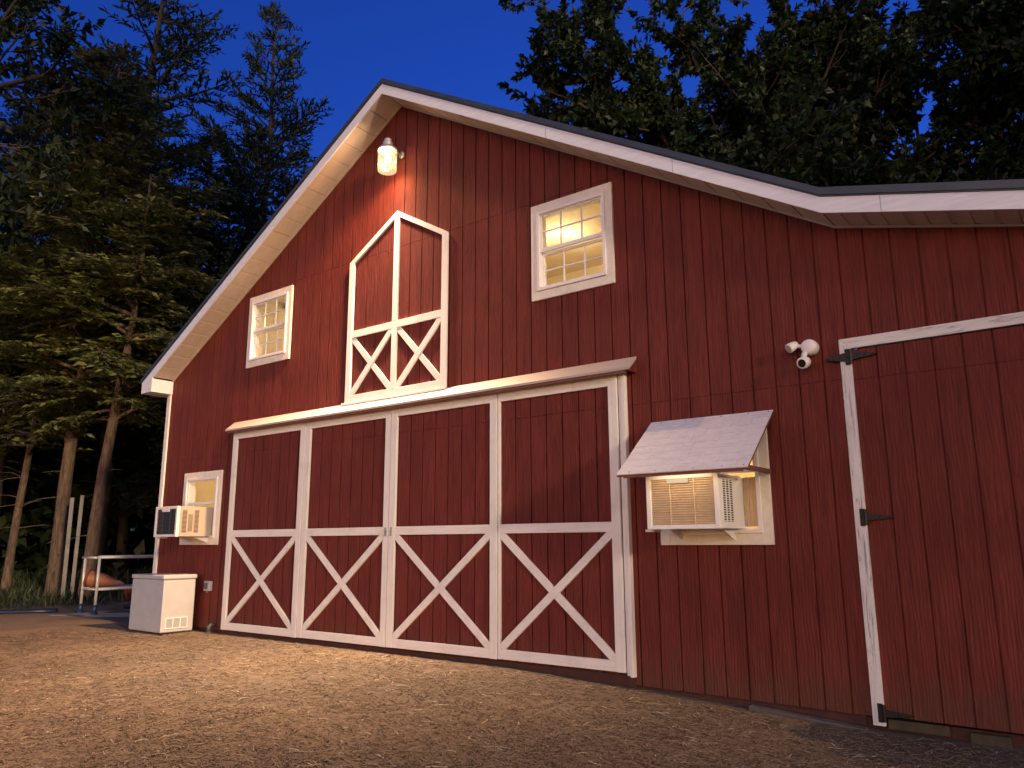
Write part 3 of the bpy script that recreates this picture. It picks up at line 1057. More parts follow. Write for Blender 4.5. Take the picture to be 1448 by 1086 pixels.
def aircon(x0, x1, yf, z0, z1, label, tan):
    t = thing('air_conditioner', label, 'air conditioner', ((x0 + x1) / 2, 0, z0))
    body = 'beige' if not tan else 'white_plastic'
    # case: back half closed, front frame open round the coil
    m = MB()
    m.box(x0, x1, yf + .03, .10, z0, z1)
    m.build('casing', body, t, bevel=.006)
    fr = frame_boards(x0 - .004, x1 + .004, z0 - .004, z1 + .004, .046, yf, yf + .045, .040, .036)
    fr.build('rear_frame', 'white_plastic', t, bevel=.005)
    m = MB().box(x0 + .04, x1 - .04, yf + .026, yf + .0295, z0 + .03, z1 - .035)
    m.build('coil', 'coil_tan' if tan else 'coil', t)
    m = MB()
    n = 19
    for k in range(n):
        z = z0 + .045 + (z1 - z0 - .09) * k / (n - 1)
        m.prism_x([(yf + .008, z - .004), (yf + .024, z + .003), (yf + .024, z + .007), (yf + .008, z + .001)], x0 + .0425, x1 - .0425)
    for k in (1, 2):
        x = x0 + (x1 - x0) * k / 3
        m.box(x - .003, x + .003, yf + .0045, yf + .0255, z0 + .033, z1 - .037)
    m.build('grille', 'coil_tan' if tan else 'coil', t)
    # grip at the top of the frame and a drain clip below
    m = MB()
    a = x0 + (x1 - x0) * .30
    m.box(a, a + .20, yf - .004, yf + .02, z1 - .075, z1 - .037)
    m.build('grip', 'grey_plastic' if tan else 'white_plastic', t, bevel=.003)
    # louvred vents in the side facing right, and the same on the left
    for xs, sg in ((x1, 1), (x0, -1)):
        cols = 3
        ya, yb = yf + .075, yf + (.30 if tan else .36)
        for k in range(cols):
            y0 = ya + (yb - ya) * (k + .10) / cols
            y1 = ya + (yb - ya) * (k + .86) / cols
            zt = z1 - .05 - (.06 if (k == 1 and not tan) else 0)
            zb = z0 + .055 + (.02 if (k == 1 and not tan) else 0)
            m = MB().box(min(xs, xs + sg * .0015), max(xs, xs + sg * .0015), y0, y1, zb, zt)
            v = m.build('side_vent', 'dark_void', t)
            m = MB()
            nn = 18
            for q in range(nn):
                z = zb + (zt - zb) * (q + .5) / nn
                m.box(min(xs + sg * .001, xs + sg * .006), max(xs + sg * .001, xs + sg * .006), y0 + .001, y1 - .001, z - .0045, z + .0025)
            m.box(min(xs, xs + sg * .005), max(xs, xs + sg * .005), y0 - .006, y0 + .0005, zb, zt)
            m.build('vent_slat', body, v)
    # support brackets below and sill rail
    for x in (x0 + .08, x1 - .10):
        m = MB()
        m.prism_x([(-.026, z0 - .085), (-.026, z0 - .003), (-.24, z0 - .003), (-.24, z0 - .015), (-.05, z0 - .085)], x, x + .014)
        m.box(x - .012, x + .026, -.034, -.026, z0 - .10, z0 - .006)
        m.build('support_bracket', 'white_plastic', t, bevel=.002)
    m = MB().box(x0 - .05, x0 + .03, yf + .05, yf + .20, z0 - .022, z0 - .003)
    m.build('drain_tray', 'white_plastic', t)
    # accordion filler panel between case and window frame
    m = MB()
    wx0, wx1 = x0 - .0, x1 + .13
    for k in range(8):
        a = x1 + .004 + .13 * k / 8
        m.box(a, a + .013, .018 if k % 2 else .012, .03, z0 + .02, z1 - .01)
    if tan:
        m.build('filler_panel', 'coil_tan', t)
    return t
aircon(.905, 1.512, -.590, 1.523, 1.955, 'beige window air conditioner with dark rear grille in the small left window', False)
aircon(9.080, 9.742, -.530, 1.522, 1.978, 'white window air conditioner with tan rear grille under the sloping white awning', True)

aw = thing('window_awning', 'sloping white shingled awning over the right air conditioner', 'awning', (9.48, 0, 2.535))
ax0, ax1 = 8.885, 10.066
A0 = Vector((0, -.004, 2.535))
A1 = Vector((0, -.705, 1.987))
sd_ = (A1 - A0)
ln = sd_.length
sd_.normalize()
nrm = Vector((0, sd_.z, -sd_.y))
if nrm.z < 0:
    nrm = -nrm
def slab(m, x0, x1, s0, s1, h0, h1, h2=None):
    """a slab on the awning slope: from x0..x1, s0..s1 down the slope, heights h0..h1"""
    h2 = h1 if h2 is None else h2
    P = []
    for (s, ha, hb) in ((s0, h0, h1), (s1, h0, h2)):
        for x in (x0, x1):
            for h in (ha, hb):
                q = A0 + sd_ * s + nrm * h
                P.append((x, q.y, q.z))
    m.add(P, [(0, 1, 3, 2), (4, 6, 7, 5), (0, 4, 5, 1), (2, 3, 7, 6), (1, 5, 7, 3), (0, 2, 6, 4)])
m = MB()
slab(m, ax0, ax1, 0, ln, -.018, -.002)
m.build('deck', 'rust_wood', aw)
m = MB()
rr = random.Random(5)
rows = 8
for r_ in range(rows):
    x = ax0
    while x < ax1 - .001:
        wv = rr.uniform(.10, .34)
        x2 = min(ax1, x + wv)
        if ax1 - x2 < .06:
            x2 = ax1
        h = rr.uniform(.0, .0016)
        slab(m, x + .0012, x2 - .0012, ln * r_ / rows, ln * (r_ + 1) / rows - .0008, -.0025, .003 + h, .0052 + h)
        x = x2
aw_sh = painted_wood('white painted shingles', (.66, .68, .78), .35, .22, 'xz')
m.build('shingle', aw_sh, aw)
MB().box(9.985, 10.020, -.66, -.027, 1.985, 2.022).build('bracket_arm', 'rust_wood', aw, bevel=.003)
MB().box(8.945, 8.975, -.66, -.027, 1.985, 2.022).build('bracket_arm', 'rust_wood', aw, bevel=.003)
MB().box(8.945, 10.02, -.695, -.665, 1.962, 1.985).build('front_batten', 'rust_wood', aw, bevel=.003)
for xx in (9.0, 9.25, 9.6, 9.85, 10.03):
    for s in (.03, ln - .03):
        q = A0 + sd_ * s + nrm * .007
        MB().lathe((xx, q.y, q.z), [(.006, -.002), (.005, .003)], 6).build('nail', 'black_iron', aw)

lt = thing('light_strip', 'short warm light strip tucked under the front edge of the awning', 'light', (9.28, -.64, 1.985))
MB().box(9.20, 9.36, -.662, -.630, 1.998, 2.010).build('housing', 'white_plastic', lt)
MB().box(9.21, 9.35, -.657, -.635, 1.990, 1.9975).build('diffuser', 'led', lt)
SL_ = bpy.data.lights.new('strip_light', 'AREA')
SL_.shape = 'RECTANGLE'
SL_.size, SL_.size_y = .5, .05
SL_.energy = 1.6
SL_.color = (1, .70, .40)
so = bpy.data.objects.new('strip_light', SL_)
COL.objects.link(so)
so.parent = lt
so.location = Vector((9.42, -.655, 1.985)) - lt.location
so.rotation_euler = (R(25), 0, 0)

# ------------------------------------------------------------------ security floodlight camera
sc_ = thing('floodlight_camera', 'white security camera with one lamp head beside the side door', 'security light', (10.43, 0, 3.03))
m = MB()
m.lathe((10.430, -.0005, 3.030), [(.066, 0), (.068, -.03), (.066, -.075), (.060, -.098), (.045, -.108)], 28, 'y')
m.build('mount', 'white_plastic', sc_, smooth=True)
m = MB()
m.tube([(10.40, -.085, 2.985), (10.392, -.105, 2.955), (10.392, -.105, 2.94)], .024, 12)
m.tube([(10.375, -.07, 3.045), (10.34, -.085, 3.047), (10.318, -.09, 3.045)], .016, 12)
m.build('arm', 'white_plastic', sc_, smooth=True)
def pod(c, d, prof, n=20):
    m = MB()
    c = Vector(c)
    d = Vector(d).normalized()
    u = d.orthogonal().normalized()
    v = d.cross(u)
    o = 0
    for r, h in prof:
        for k in range(n):
            a = 2 * math.pi * k / n
            m.v.append(tuple(c + d * h + u * r * math.cos(a) + v * r * math.sin(a)))
    for i in range(len(prof) - 1):
        for k in range(n):
            a, b = i * n + k, i * n + (k + 1) % n
            m.f.append((a, b, b + n, a + n))
    m.f.append(tuple(reversed(range(n))))
    m.f.append(tuple((len(prof) - 1) * n + k for k in range(n)))
    return m
dl = Vector((-.55, -.60, -.45))
pod((10.305, -.085, 3.055), dl, [(.018, -.040), (.030, -.032), (.038, .0), (.043, .045), (.040, .056)]).build('lamp_head', 'white_plastic', sc_, smooth=True)
pod(Vector((10.305, -.085, 3.055)) + dl.normalized() * .0565, dl, [(.036, 0), (.034, .003)]).build('lamp_lens', 'grey_plastic', sc_)
dc = Vector((-.10, -.90, -.28))
cm = pod((10.392, -.105, 2.895), dc, [(.032, -.05), (.046, -.03), (.052, 0), (.050, .045), (.044, .058)]).build('camera_body', 'white_plastic', sc_, smooth=True)
pod(Vector((10.392, -.105, 2.895)) + dc.normalized() * .0585, dc, [(.034, 0), (.030, .004)]).build('camera_lens', 'dark_glass', sc_)

# ------------------------------------------------------------------ outlet box and spigot on the left wall
ob = thing('outlet_box', 'grey weatherproof outlet box on the red wall beside the freezer', 'outlet', (1.535, 0, .72))
MB().box(1.455, 1.615, -.055, -.0005, .735, .880).build('box_body', 'grey_plastic', ob, bevel=.012)
MB().box(1.478, 1.565, -.064, -.0555, .760, .855).build('flap', 'coil', ob, bevel=.004)
MB().tube([(1.52, -.025, .735), (1.52, -.025, .715)], .012, 8).build('conduit', 'grey_plastic', ob)
sp = thing('spigot', 'small grey pipe stub low on the wall beside the sliding doors', 'pipe', (1.74, 0, .16))
MB().tube([(1.74, .02, .265), (1.74, -.07, .265), (1.74, -.095, .245), (1.74, -.095, .165)], .030, 12).build('pipe', 'coil', sp, smooth=True)
MB().lathe((1.74, -.095, 0), [(.036, .150), (.036, .175), (.031, .180)], 14).build('collar', 'coil', sp)

# ------------------------------------------------------------------ chest freezer
fz_ = thing('chest_freezer', 'white chest freezer with scuffed sides standing at the left end of the barn', 'freezer', (.90, -.37, .16))
MB().box(.448, 1.352, -.612, -.118, .176, .905).build('body', 'enamel', fz_, bevel=.012)
m = MB()
m.box(.438, 1.366, -.628, -.104, .915, .975)
m.build('lid', 'enamel', fz_, bevel=.014)
MB().box(.456, 1.344, -.604, -.126, .9045, .9155).build('gasket', 'grey_plastic', fz_)
MB().box(.47, 1.33, -.585, -.135, .150, .1765).build('base', 'dark_void', fz_)
v = frame_boards(0, 1, 0, 1, .1, 0, 1)
m = MB()
vy = [-.545, -.215]
def yz_box(m, y0, y1, z0, z1, x0, x1):
    m.box(x0, x1, y0, y1, z0, z1)
m.box(1.3505, 1.3600, -.550, -.208, .366, .378)
m.box(1.3505, 1.3600, -.550, -.208, .226, .238)
for y in (-.550, -.440, -.328, -.220):
    m.box(1.3505, 1.3600, y, y + .012, .238, .366)
fv = m.build('vent_frame', 'white_plastic', fz_)
m = MB()
for k in range(10):
    z = .242 + .0124 * k
    m.box(1.3505, 1.3560, -.538, -.2205, z, z + .0065)
m.build('vent_slat', 'enamel', fv)
MB().box(1.3500, 1.3525, -.538, -.2205, .238, .366).build('vent_backing', 'grey_plastic', fz_)
m = MB()
for x in (.655, 1.255):
    m.lathe((x, -.6115, .855), [(.016, 0), (.016, -.004), (.008, -.006)], 12, 'y')
m.lathe((1.3515, -.575, .285), [(.010, 0), (.008, .004)], 10, 'x')
m.lathe((1.3515, -.245, .745), [(.009, 0), (.006, .003)], 10, 'x')
m.build('screw_cap', 'grey_plastic', fz_)

# ------------------------------------------------------------------ slab, rack, cone, planks, hose
m = MB()
m.add([(-3.75, .02, .02), (-.11, .30, .02), (-.11, 5.0, .02), (-3.75, 5.0, .02), (-3.75, .02, .128), (-.11, .30, .138), (-.11, 5.0, .138), (-3.75, 5.0, .128)],
      [(0, 3, 2, 1), (4, 5, 6, 7), (0, 1, 5, 4), (1, 2, 6, 5), (2, 3, 7, 6), (3, 0, 4, 7)])
o = m.build('concrete_path', 'concrete', bevel=.01)
o['kind'] = 'structure'
rk = thing('tube_rack', 'tubular metal rack with blue feet standing on the slab left of the barn', 'rack', (-3.45, .55, .13))
ax, bx, yA = -3.14, -3.72, .55
def tb(name, pts, r, mat='pvc', parent=rk):
    return MB().tube(pts, r, 12).build(name, mat, parent, smooth=True)
for x, y in ((ax, yA), (bx, yA), (ax, yA + 2.3), (bx, yA + 2.3)):
    tb('post', [(x, y, .30), (x, y, 1.155)], .026)
    tb('foot', [(x, y, .13), (x, y, .16), (x, y, .17), (x, y, .24), (x, y, .30)], [.060, .060, .036, .036, .030], 'blue_foot')
tb('top_rail', [(ax - .05, yA, 1.172), (ax, yA + .02, 1.178), (ax, yA + 2.5, 1.178)], .034)
tb('end_rail', [(bx - .10, yA, 1.165), (ax - .06, yA, 1.168)], .024)
tb('lower_rail', [(ax, yA + .02, .585), (ax, yA + 2.3, .600)], .028)
tb('lower_end_rail', [(bx, yA, .575), (ax - .02, yA, .583)], .018)

tb('lower_rail', [(bx, yA + .02, .585), (bx, yA + 2.3, .600)], .028)
cn = thing('traffic_cone', 'faded orange cone lying on its side across the lower rails of the rack', 'traffic cone', (-3.40, .95, .62))
ca, cb = Vector((-3.62, .62, .775)), Vector((-3.13, 1.12, .660))
pod(ca, cb - ca, [(.150, 0), (.155, .02), (.150, .10), (.130, .22), (.095, .38), (.050, .54), (.024, .64), (.018, .66)], 28).build('cone_body', 'cone', cn, smooth=True)
pod(ca - (cb - ca).normalized() * .02, cb - ca, [(.172, 0), (.172, .018)], 20).build('base_rim', 'cone_dark', cn)

rc = thing('bucket', 'small dull red bucket on the forest edge behind the rack', 'bucket', (-5.93, 2.62, .17))
m = MB()
m.lathe((-5.93, 2.62, 0), [(.10, .17), (.13, .40), (.135, .41), (.12, .41), (.09, .2)], 20)
m.build('pail', 'cone_dark', rc, smooth=True)
m = MB()
m.tube([(-5.93 + .13 * math.cos(a), 2.62 + .02, .41 + .10 * math.sin(a)) for a in np.linspace(0, math.pi, 9)], .008, 6)
m.build('handle', 'galv', rc, smooth=True)

def plank(x, y, zb, top, w, label, mat):
    m = MB()
    p0, p1 = Vector((x, y, zb)), Vector(top)
    dx = Vector((.42, .62, 0)).normalized() * w / 2
    dn = Vector((.62, -.42, 0)).normalized() * .018
    vs_ = []
    for p in (p0, p1):
        for a in (-1, 1):
            for b in (-1, 1):
                vs_.append(tuple(p + dx * a + dn * b))
    m.add(vs_, [(0, 1, 3, 2), (4, 6, 7, 5), (0, 4, 5, 1), (2, 3, 7, 6), (0, 2, 6, 4), (1, 5, 7, 3)])
    o = m.build('plank', mat, loc=(x, y, zb), bevel=.004)
    return tag(o, label, 'plank', 'boards leaning on the tree')
MT['plank_a'] = painted_wood('old white plank', (.20, .185, .17), .6, .5, 'z')
plank(-7.02, 1.62, .12, (-7.16, 1.66, 2.50), .085, 'old whitish plank leaning closest to the thick tree trunk', 'plank_a')
plank(-6.95, 1.78, .12, (-7.04, 1.83, 2.56), .080, 'taller whitish plank leaning to the right of its neighbour', 'plank_a')

m = MB()
hp = [(-9.0, -3.6, .12), (-6.6, -1.8, .13), (-5.3, -.65, .13), (-4.75, -.05, .13), (-4.35, .40, .14)]
m.tube([(x, y, z + .01) for x, y, z in hp], .045, 10)
tag(m.build('hose', 'hose', loc=(-6, -1, .1), smooth=True), 'dark blue hose lying along the grass edge at the left', 'hose')
m = MB()
m.tube([(-4.0, 1.55, .17), (-3.0, 1.65, .175), (-1.5, 1.80, .175), (-.3, 1.95, .175)], .040, 10)
tag(m.build('hose', 'hose', loc=(-2, 1.7, .13), smooth=True), 'dark blue hose lying across the concrete slab behind the rack', 'hose')

m = MB()
m.add([(9.72, -.10, .03), (10.62, -.10, -.02), (10.62, -.02, -.02), (9.72, -.02, .03), (9.72, -.11, .085), (10.62, -.11, .022), (10.62, -.02, .024), (9.72, -.02, .088)],
      [(0, 3, 2, 1), (4, 5, 6, 7), (0, 1, 5, 4), (1, 2, 6, 5), (2, 3, 7, 6), (3, 0, 4, 7)])
tag(m.build('plank', 'grey_wood', loc=(10.17, -.06, .0), bevel=.004), 'weathered grey board lying along the foot of the wall near the side door', 'plank')

# ------------------------------------------------------------------ leaf meshes, fast
def quads_mesh(name, V, mat, tone=None, tris=False):
    """V: (N,4,3) array of quads"""
    N = V.shape[0]
    me = bpy.data.meshes.new(name)
    me.vertices.add(N * 4)
    me.vertices.foreach_set('co', V.reshape(-1).astype(np.float32))
    me.loops.add(N * 4)
    me.loops.foreach_set('vertex_index', np.arange(N * 4, dtype=np.int32))
    me.polygons.add(N)
    me.polygons.foreach_set('loop_start', np.arange(0, N * 4, 4, dtype=np.int32))
    me.polygons.foreach_set('loop_total', np.full(N, 4, dtype=np.int32))
    if tone is not None:
        a = me.attributes.new('tone', 'FLOAT', 'FACE')
        a.data.foreach_set('value', tone.astype(np.float32))
    me.update(calc_edges=True)
    me.validate()
    me.materials.append(MT[mat] if isinstance(mat, str) else mat)
    return me

def unit(a):
    return a / np.maximum(np.linalg.norm(a, axis=-1, keepdims=True), 1e-9)

def leaf_quads(P, D, L, W, tilt=.5, droop=.15, nr=None):
    """leaf blades from P along D with random roll"""
    n = len(P)
    D = unit(D)
    nr = np.tile(np.array([0, 0, 1.]), (n, 1)) if nr is None else nr
    nr = nr + rng.normal(0, tilt, (n, 3))
    S = unit(np.cross(D, nr))
    N = np.cross(S, D)
    L = np.broadcast_to(np.asarray(L), (n,))[:, None]
    W = np.broadcast_to(np.asarray(W), (n,))[:, None]
    mid = P + D * L * .45
    V = np.stack([P, mid + S * W / 2 + N * W * .12, P + D * L - N * L * droop, mid - S * W / 2 + N * W * .12], 1)
    return V

# ------------------------------------------------------------------ trees
def place_tree(name, parts, loc, label, group=None, rz=0, scale=1.0):
    t = thing(name, label, 'tree', loc, group)
    t.rotation_euler = (0, 0, rz)
    t.scale = (scale,) * 3
    for nm, me in parts:
        o = bpy.data.objects.new(nm, me)
        COL.objects.link(o)
        o.parent = t
    return t

def mesh_from(mb, mat, smooth=True):
    me = bpy.data.meshes.new('wood')
    me.from_pydata(mb.v, [], mb.f)
    me.materials.append(MT[mat])
    me.polygons.foreach_set('use_smooth', [smooth] * len(me.polygons))
    me.update()
    return me

def conifer(H, R0, base, trunk_r, seed, bark='bark', leaf='needle', spray=True, density=1.0, lean=(0, 0), droop=.25, gappy=0.0, top_r=.06, upcurve=.0, needle=(.17, .062)):
    """single stem with layered sprays. base: height of the lowest branches"""
    g = np.random.default_rng(seed)
    r_ = random.Random(seed)
    mb = MB()
    zs = np.linspace(0, H, 12)
    tp = [(lean[0] * (z / H) + .06 * math.sin(z * .7 + seed), lean[1] * (z / H) + .06 * math.cos(z * .6 + seed), z) for z in zs]
    tr = [trunk_r * (1.25 if i == 0 else 1) * (1 - .93 * z / H) + .012 for i, z in enumerate(zs)]
    mb.tube([(tp[0][0], tp[0][1], -.3)] + tp, [tr[0] * 1.15] + tr, 12)
    def axis(z):
        return np.array([np.interp(z, zs, [p[k] for p in tp]) for k in range(2)] + [z])
    for q in range(int(base * 3)):
        zz = r_.uniform(.8, base + 1.0)
        a = r_.uniform(0, 2 * math.pi)
        p = axis(zz)
        L_ = r_.choice((.25, .4, .6, 1.1)) * r_.uniform(.7, 1.2)
        d_ = np.array([math.cos(a), math.sin(a), r_.uniform(-.25, .35)])
        mb.tube([p, p + d_ * L_ * .5, p + d_ * L_ + np.array([0, 0, -.12 * L_])], [.016, .010, .004], 4, False)
    LP_, LD_, LN_, LL_ = [], [], [], []
    z = base
    while z < H - .15:
        f = (z - base) / (H - base)
        reach = R0 * (1 - f) ** .8 * (0.55 + .45 * min(1, f * 5)) + .25
        k = r_.choice((1, 2, 2, 3))
        for q in range(k):
            if r_.random() < gappy:
                continue
            a = r_.uniform(0, 2 * math.pi)
            Lb = reach * r_.choice((.45, .7, .9, 1.0, 1.15, 1.4)) * r_.uniform(.85, 1.15)
            p0 = axis(z)
            d0 = np.array([math.cos(a), math.sin(a), r_.uniform(-.15, .75) + .35 * f])
            pts = [p0]
            n = 7
            for s in range(1, n + 1):
                u = s / n
                dd = d0 + np.array([g.normal(0, .10), g.normal(0, .10), -droop * u * 2.0 + upcurve * u])
                pts.append(pts[-1] + unit(dd) * Lb / n)
            pts = np.array(pts)
            mb.tube(pts, np.linspace(.012 + .016 * Lb, .005, len(pts)), 5, False)
            # side twigs in the plane of the branch
            nt = max(5, int(Lb / .115 * density))
            side = unit(np.cross(pts[-1] - pts[0], [0, 0, 1.]))
            for s in range(nt):
                u = .18 + .82 * (s + r_.random()) / nt
                i = min(n - 1, int(u * n))
                p = pts[i] + (pts[i + 1] - pts[i]) * (u * n - i)
                ax_ = unit(pts[i + 1] - pts[i])
                sg = 1 if s % 2 else -1
                td = unit(ax_ * r_.uniform(.5, 1.0) + side * sg * r_.uniform(.5, 1.0) + np.array([0, 0, r_.uniform(-.25, .12) + upcurve * .5]))
                tl = (.25 + .50 * Lb * (1.05 - u)) * r_.uniform(.45, 1.15)
                tl = min(tl, 1.5)
                m_ = max(3, int(tl / .045))
                t_ = (np.arange(m_) + g.random(m_)) / m_
                tip = p + td * tl + np.array([0, 0, -.12 * tl])
                mb.tube([p, tip], [.006, .003], 3, False)
                P = p + (tip - p) * t_[:, None]
                sd2 = unit(np.cross(td, [0, 0, 1.]))
                sgn = np.where(np.arange(m_) % 2, 1, -1)[:, None]
                if spray:
                    D = td * .75 + sd2 * sgn * g.uniform(.4, 1.0, (m_, 1)) + g.normal(0, .16, (m_, 3))
                else:
                    D = td * .9 + g.normal(0, .55, (m_, 3)) + np.array([0, 0, .25])
                LP_.append(P)
                LD_.append(D)
                LN_.append(np.tile([0, 0, 1.], (m_, 1)))
                LL_.append(np.full(m_, 1.0) * g.uniform(.7, 1.25, m_))
        z += .09 + .16 * r_.random()
    P, D, N, L = map(np.concatenate, (LP_, LD_, LN_, LL_))
    V = leaf_quads(P, D, needle[0] * L, needle[1] * L, .45 if spray else 1.0, .12, N)
    tone = g.random(len(P))
    return [('trunk', mesh_from(mb, bark)), ('crown', quads_mesh('crown', V, leaf, tone))]

def deciduous(H, crown_r, base, trunk_r, seed, leaf='leaf', bark='dark_bark', leaf_size=.16, per_twig=16, limbs=9, extra_limbs=()):
    g = np.random.default_rng(seed)
    r_ = random.Random(seed)
    mb = MB()
    LP_, LD_ = [], []
    trunk = [Vector((.10 * math.sin(z * .5 + seed), .10 * math.cos(z * .45 + seed) - .1, z)) for z in np.linspace(0, H * .8, 10)]
    trad = [trunk_r * (1 - .85 * i / 9) for i in range(10)]
    mb.tube([trunk[0] - Vector((0, 0, .3))] + trunk, [trunk_r * 1.25] + trad, 10)
    def grow(p, d, L, rad, lev):
        n = 5
        pts = [p]
        dd = d.copy()
        for s in range(n):
            dd = unit(dd + g.normal(0, .17, 3) + np.array([0, 0, .07]))
            pts.append(pts[-1] + dd * L / n)
        pts = np.array(pts)
        mb.tube(pts, np.linspace(rad, rad * .42, n + 1), 6 if lev == 0 else 4 if lev == 1 else 3, False)
        if lev == 2:
            m_ = per_twig
            t_ = .15 + .85 * g.random(m_)
            i = np.minimum((t_ * n).astype(int), n - 1)
            P = pts[i] + (pts[i + 1] - pts[i]) * (t_ * n - i)[:, None]
            LP_.append(P)
            LD_.append(unit(pts[-1] - pts[0]) * .6 + g.normal(0, .75, (m_, 3)) + np.array([0, 0, -.2]))
            return
        k = (9, 9)[lev]
        for c in range(k):
            u = .22 + .78 * (c + r_.random()) / k
            i = min(n - 1, int(u * n))
            q = pts[i] + (pts[i + 1] - pts[i]) * (u * n - i)
            ax_ = unit(pts[i + 1] - pts[i])
            dev = unit(g.normal(0, 1, 3))
            nd = unit(ax_ * .75 + dev * .85 + np.array([0, 0, .12]))
            grow(q, nd, L * (.52 if lev == 0 else .42) * r_.uniform(.7, 1.2), rad * .42, lev + 1)
        LP_.append(pts[-1:]); LD_.append(unit(dd)[None, :])
    for c in range(limbs):
        f = (c + .3) / limbs
        z = base + (H * .8 - base) * f
        a = c * 2.4 + r_.uniform(-.4, .4)
        p = np.array([np.interp(z, [q.z for q in trunk], [q[k] for q in trunk]) for k in range(3)])
        d = unit(np.array([math.cos(a), math.sin(a), .35 + .6 * f]))
        grow(p, d, crown_r * (1.0 - .35 * f) * r_.uniform(.8, 1.15), trunk_r * .42 * (1 - .5 * f), 0)
    grow(np.array(trunk[-1]), np.array([0, 0, 1.]), H * .25, trunk_r * .2, 0)
    for p, d, L, rad in extra_limbs:
        grow(np.array(p, float), unit(np.array(d, float)), L, rad, 0)
    P, D = np.concatenate(LP_), np.concatenate(LD_)
    s = leaf_size * g.uniform(.6, 1.25, len(P))
    V = leaf_quads(P, D, s, s * .52, .8, .22)
    return [('trunk', mesh_from(mb, bark)), ('crown', quads_mesh('crown', V, leaf, g.random(len(P))))]

def Gz(x, y):
    return float(gz(x, y))

# three warm-lit trunks at the forest edge
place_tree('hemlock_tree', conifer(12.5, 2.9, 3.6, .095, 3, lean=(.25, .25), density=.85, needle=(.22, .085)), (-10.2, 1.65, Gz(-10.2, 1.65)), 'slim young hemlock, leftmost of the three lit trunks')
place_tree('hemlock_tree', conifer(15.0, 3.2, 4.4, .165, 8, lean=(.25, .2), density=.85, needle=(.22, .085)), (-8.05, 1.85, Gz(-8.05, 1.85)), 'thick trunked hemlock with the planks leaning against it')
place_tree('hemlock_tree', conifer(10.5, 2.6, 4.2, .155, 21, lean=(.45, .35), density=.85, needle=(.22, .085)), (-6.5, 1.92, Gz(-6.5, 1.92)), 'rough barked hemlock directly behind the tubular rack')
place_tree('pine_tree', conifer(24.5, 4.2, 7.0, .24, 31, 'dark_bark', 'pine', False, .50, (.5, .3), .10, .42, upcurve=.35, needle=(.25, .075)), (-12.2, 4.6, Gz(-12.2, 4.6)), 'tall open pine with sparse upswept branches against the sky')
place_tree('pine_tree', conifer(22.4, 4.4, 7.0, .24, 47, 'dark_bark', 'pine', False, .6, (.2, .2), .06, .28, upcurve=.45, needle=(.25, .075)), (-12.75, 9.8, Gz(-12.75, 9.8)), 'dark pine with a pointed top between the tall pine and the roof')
place_tree('broadleaf_tree', deciduous(24, 5.2, 7.5, .26, 5, leaf_size=.22, per_twig=26, limbs=11), (-9.6, -1.9, Gz(-9.6, -1.9)), 'broadleaf tree at the far left edge reaching over the sky')

# forest behind: each a tree of its own, sharing a few shapes
fa = conifer(15.5, 3.4, 2.6, .19, 60, 'dark_bark', 'pine', True, .95, (.3, .1), .22)  # darker pine colour puts the shade of the wood on these firs
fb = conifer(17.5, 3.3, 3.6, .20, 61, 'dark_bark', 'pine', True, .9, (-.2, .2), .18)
fc = deciduous(14.0, 3.9, 2.4, .17, 62, leaf_size=.20, per_twig=14)
spots = [(-11.6, 6.6, 0, 1.0, .4), (-13.8, 2.4, 1, .95, 1.7), (-15.0, 6.8, 0, .95, 2.9), (-10.8, 9.6, 1, .82, 4.1), (-8.2, 12.6, 0, .84, 5.0),
         (-16.5, 11.0, 1, .95, .9), (-13.0, 13.5, 2, .95, 2.2), (-18.0, 3.0, 2, 1.0, 3.3), (-19.0, 7.5, 0, 1.1, 4.4), (-9.4, 6.0, 2, .62, 1.2),
         (-15.2, -.6, 0, 1.0, 5.5), (-20.0, -1.5, 1, 1.05, 2.6), (-18.0, 14.5, 1, .95, .3), (-11.0, 17.0, 2, .92, 1.9), (-6.0, 16.0, 1, .8, 3.7)]
where = ['close behind the rough barked hemlock', 'behind the slim young hemlock', 'standing between the two pines', 'left of the pointed pine near the roof', 'far back beside the barn roof',
         'deep in the wood behind the tall pine', 'deep in the wood behind the pointed pine', 'deep in the wood at the left', 'deep in the wood at centre left', 'low bushy, just left of the barn corner',
         'at the left edge behind the broadleaf tree', 'farthest back at the left edge', 'farthest back beyond the pointed pine', 'far back, right of the pointed pine', 'hidden low behind the left roof slope']
for (x, y, k, s, rz), wv in zip(spots, where):
    place_tree(('fir_tree', 'pine_tree', 'broadleaf_tree')[k], (fa, fb, fc)[k], (x, y, Gz(x, y)),
               ('dark fir ', 'dark slender pine ', 'dark broadleaf tree ')[k] + wv, 'trees of the dark wood behind', rz, s)

# big broadleaf trees behind the barn roof
ra = deciduous(20.5, 6.0, 4.5, .30, 71, leaf_size=.26, per_twig=44, limbs=13)
rb = deciduous(20.0, 6.4, 4.0, .28, 75, leaf_size=.27, per_twig=44, limbs=13)
rcx = deciduous(19.5, 5.0, 8.5, .32, 79, leaf_size=.27, per_twig=36, limbs=10, extra_limbs=[((0, 0, 8.5), (-.85, -.15, .50), 7.5, .15)])
GRP = 'big trees behind the barn roof'
place_tree('broadleaf_tree', ra, (-.4, 16.6, .3), 'broadleaf tree behind the roof, its rounded edge against open sky', GRP, .3)
place_tree('broadleaf_tree', rb, (2.4, 18.6, .3), 'dense broadleaf tree above the middle of the right roof slope', GRP, 2.0)
place_tree('broadleaf_tree', ra, (5.6, 18.0, .3), 'dense broadleaf tree above the bend in the roof', GRP, 3.9, .95)
place_tree('broadleaf_tree', rb, (8.6, 20.5, .3), 'broadleaf tree just to the left of the slanting bare limb', GRP, 5.2, .95)
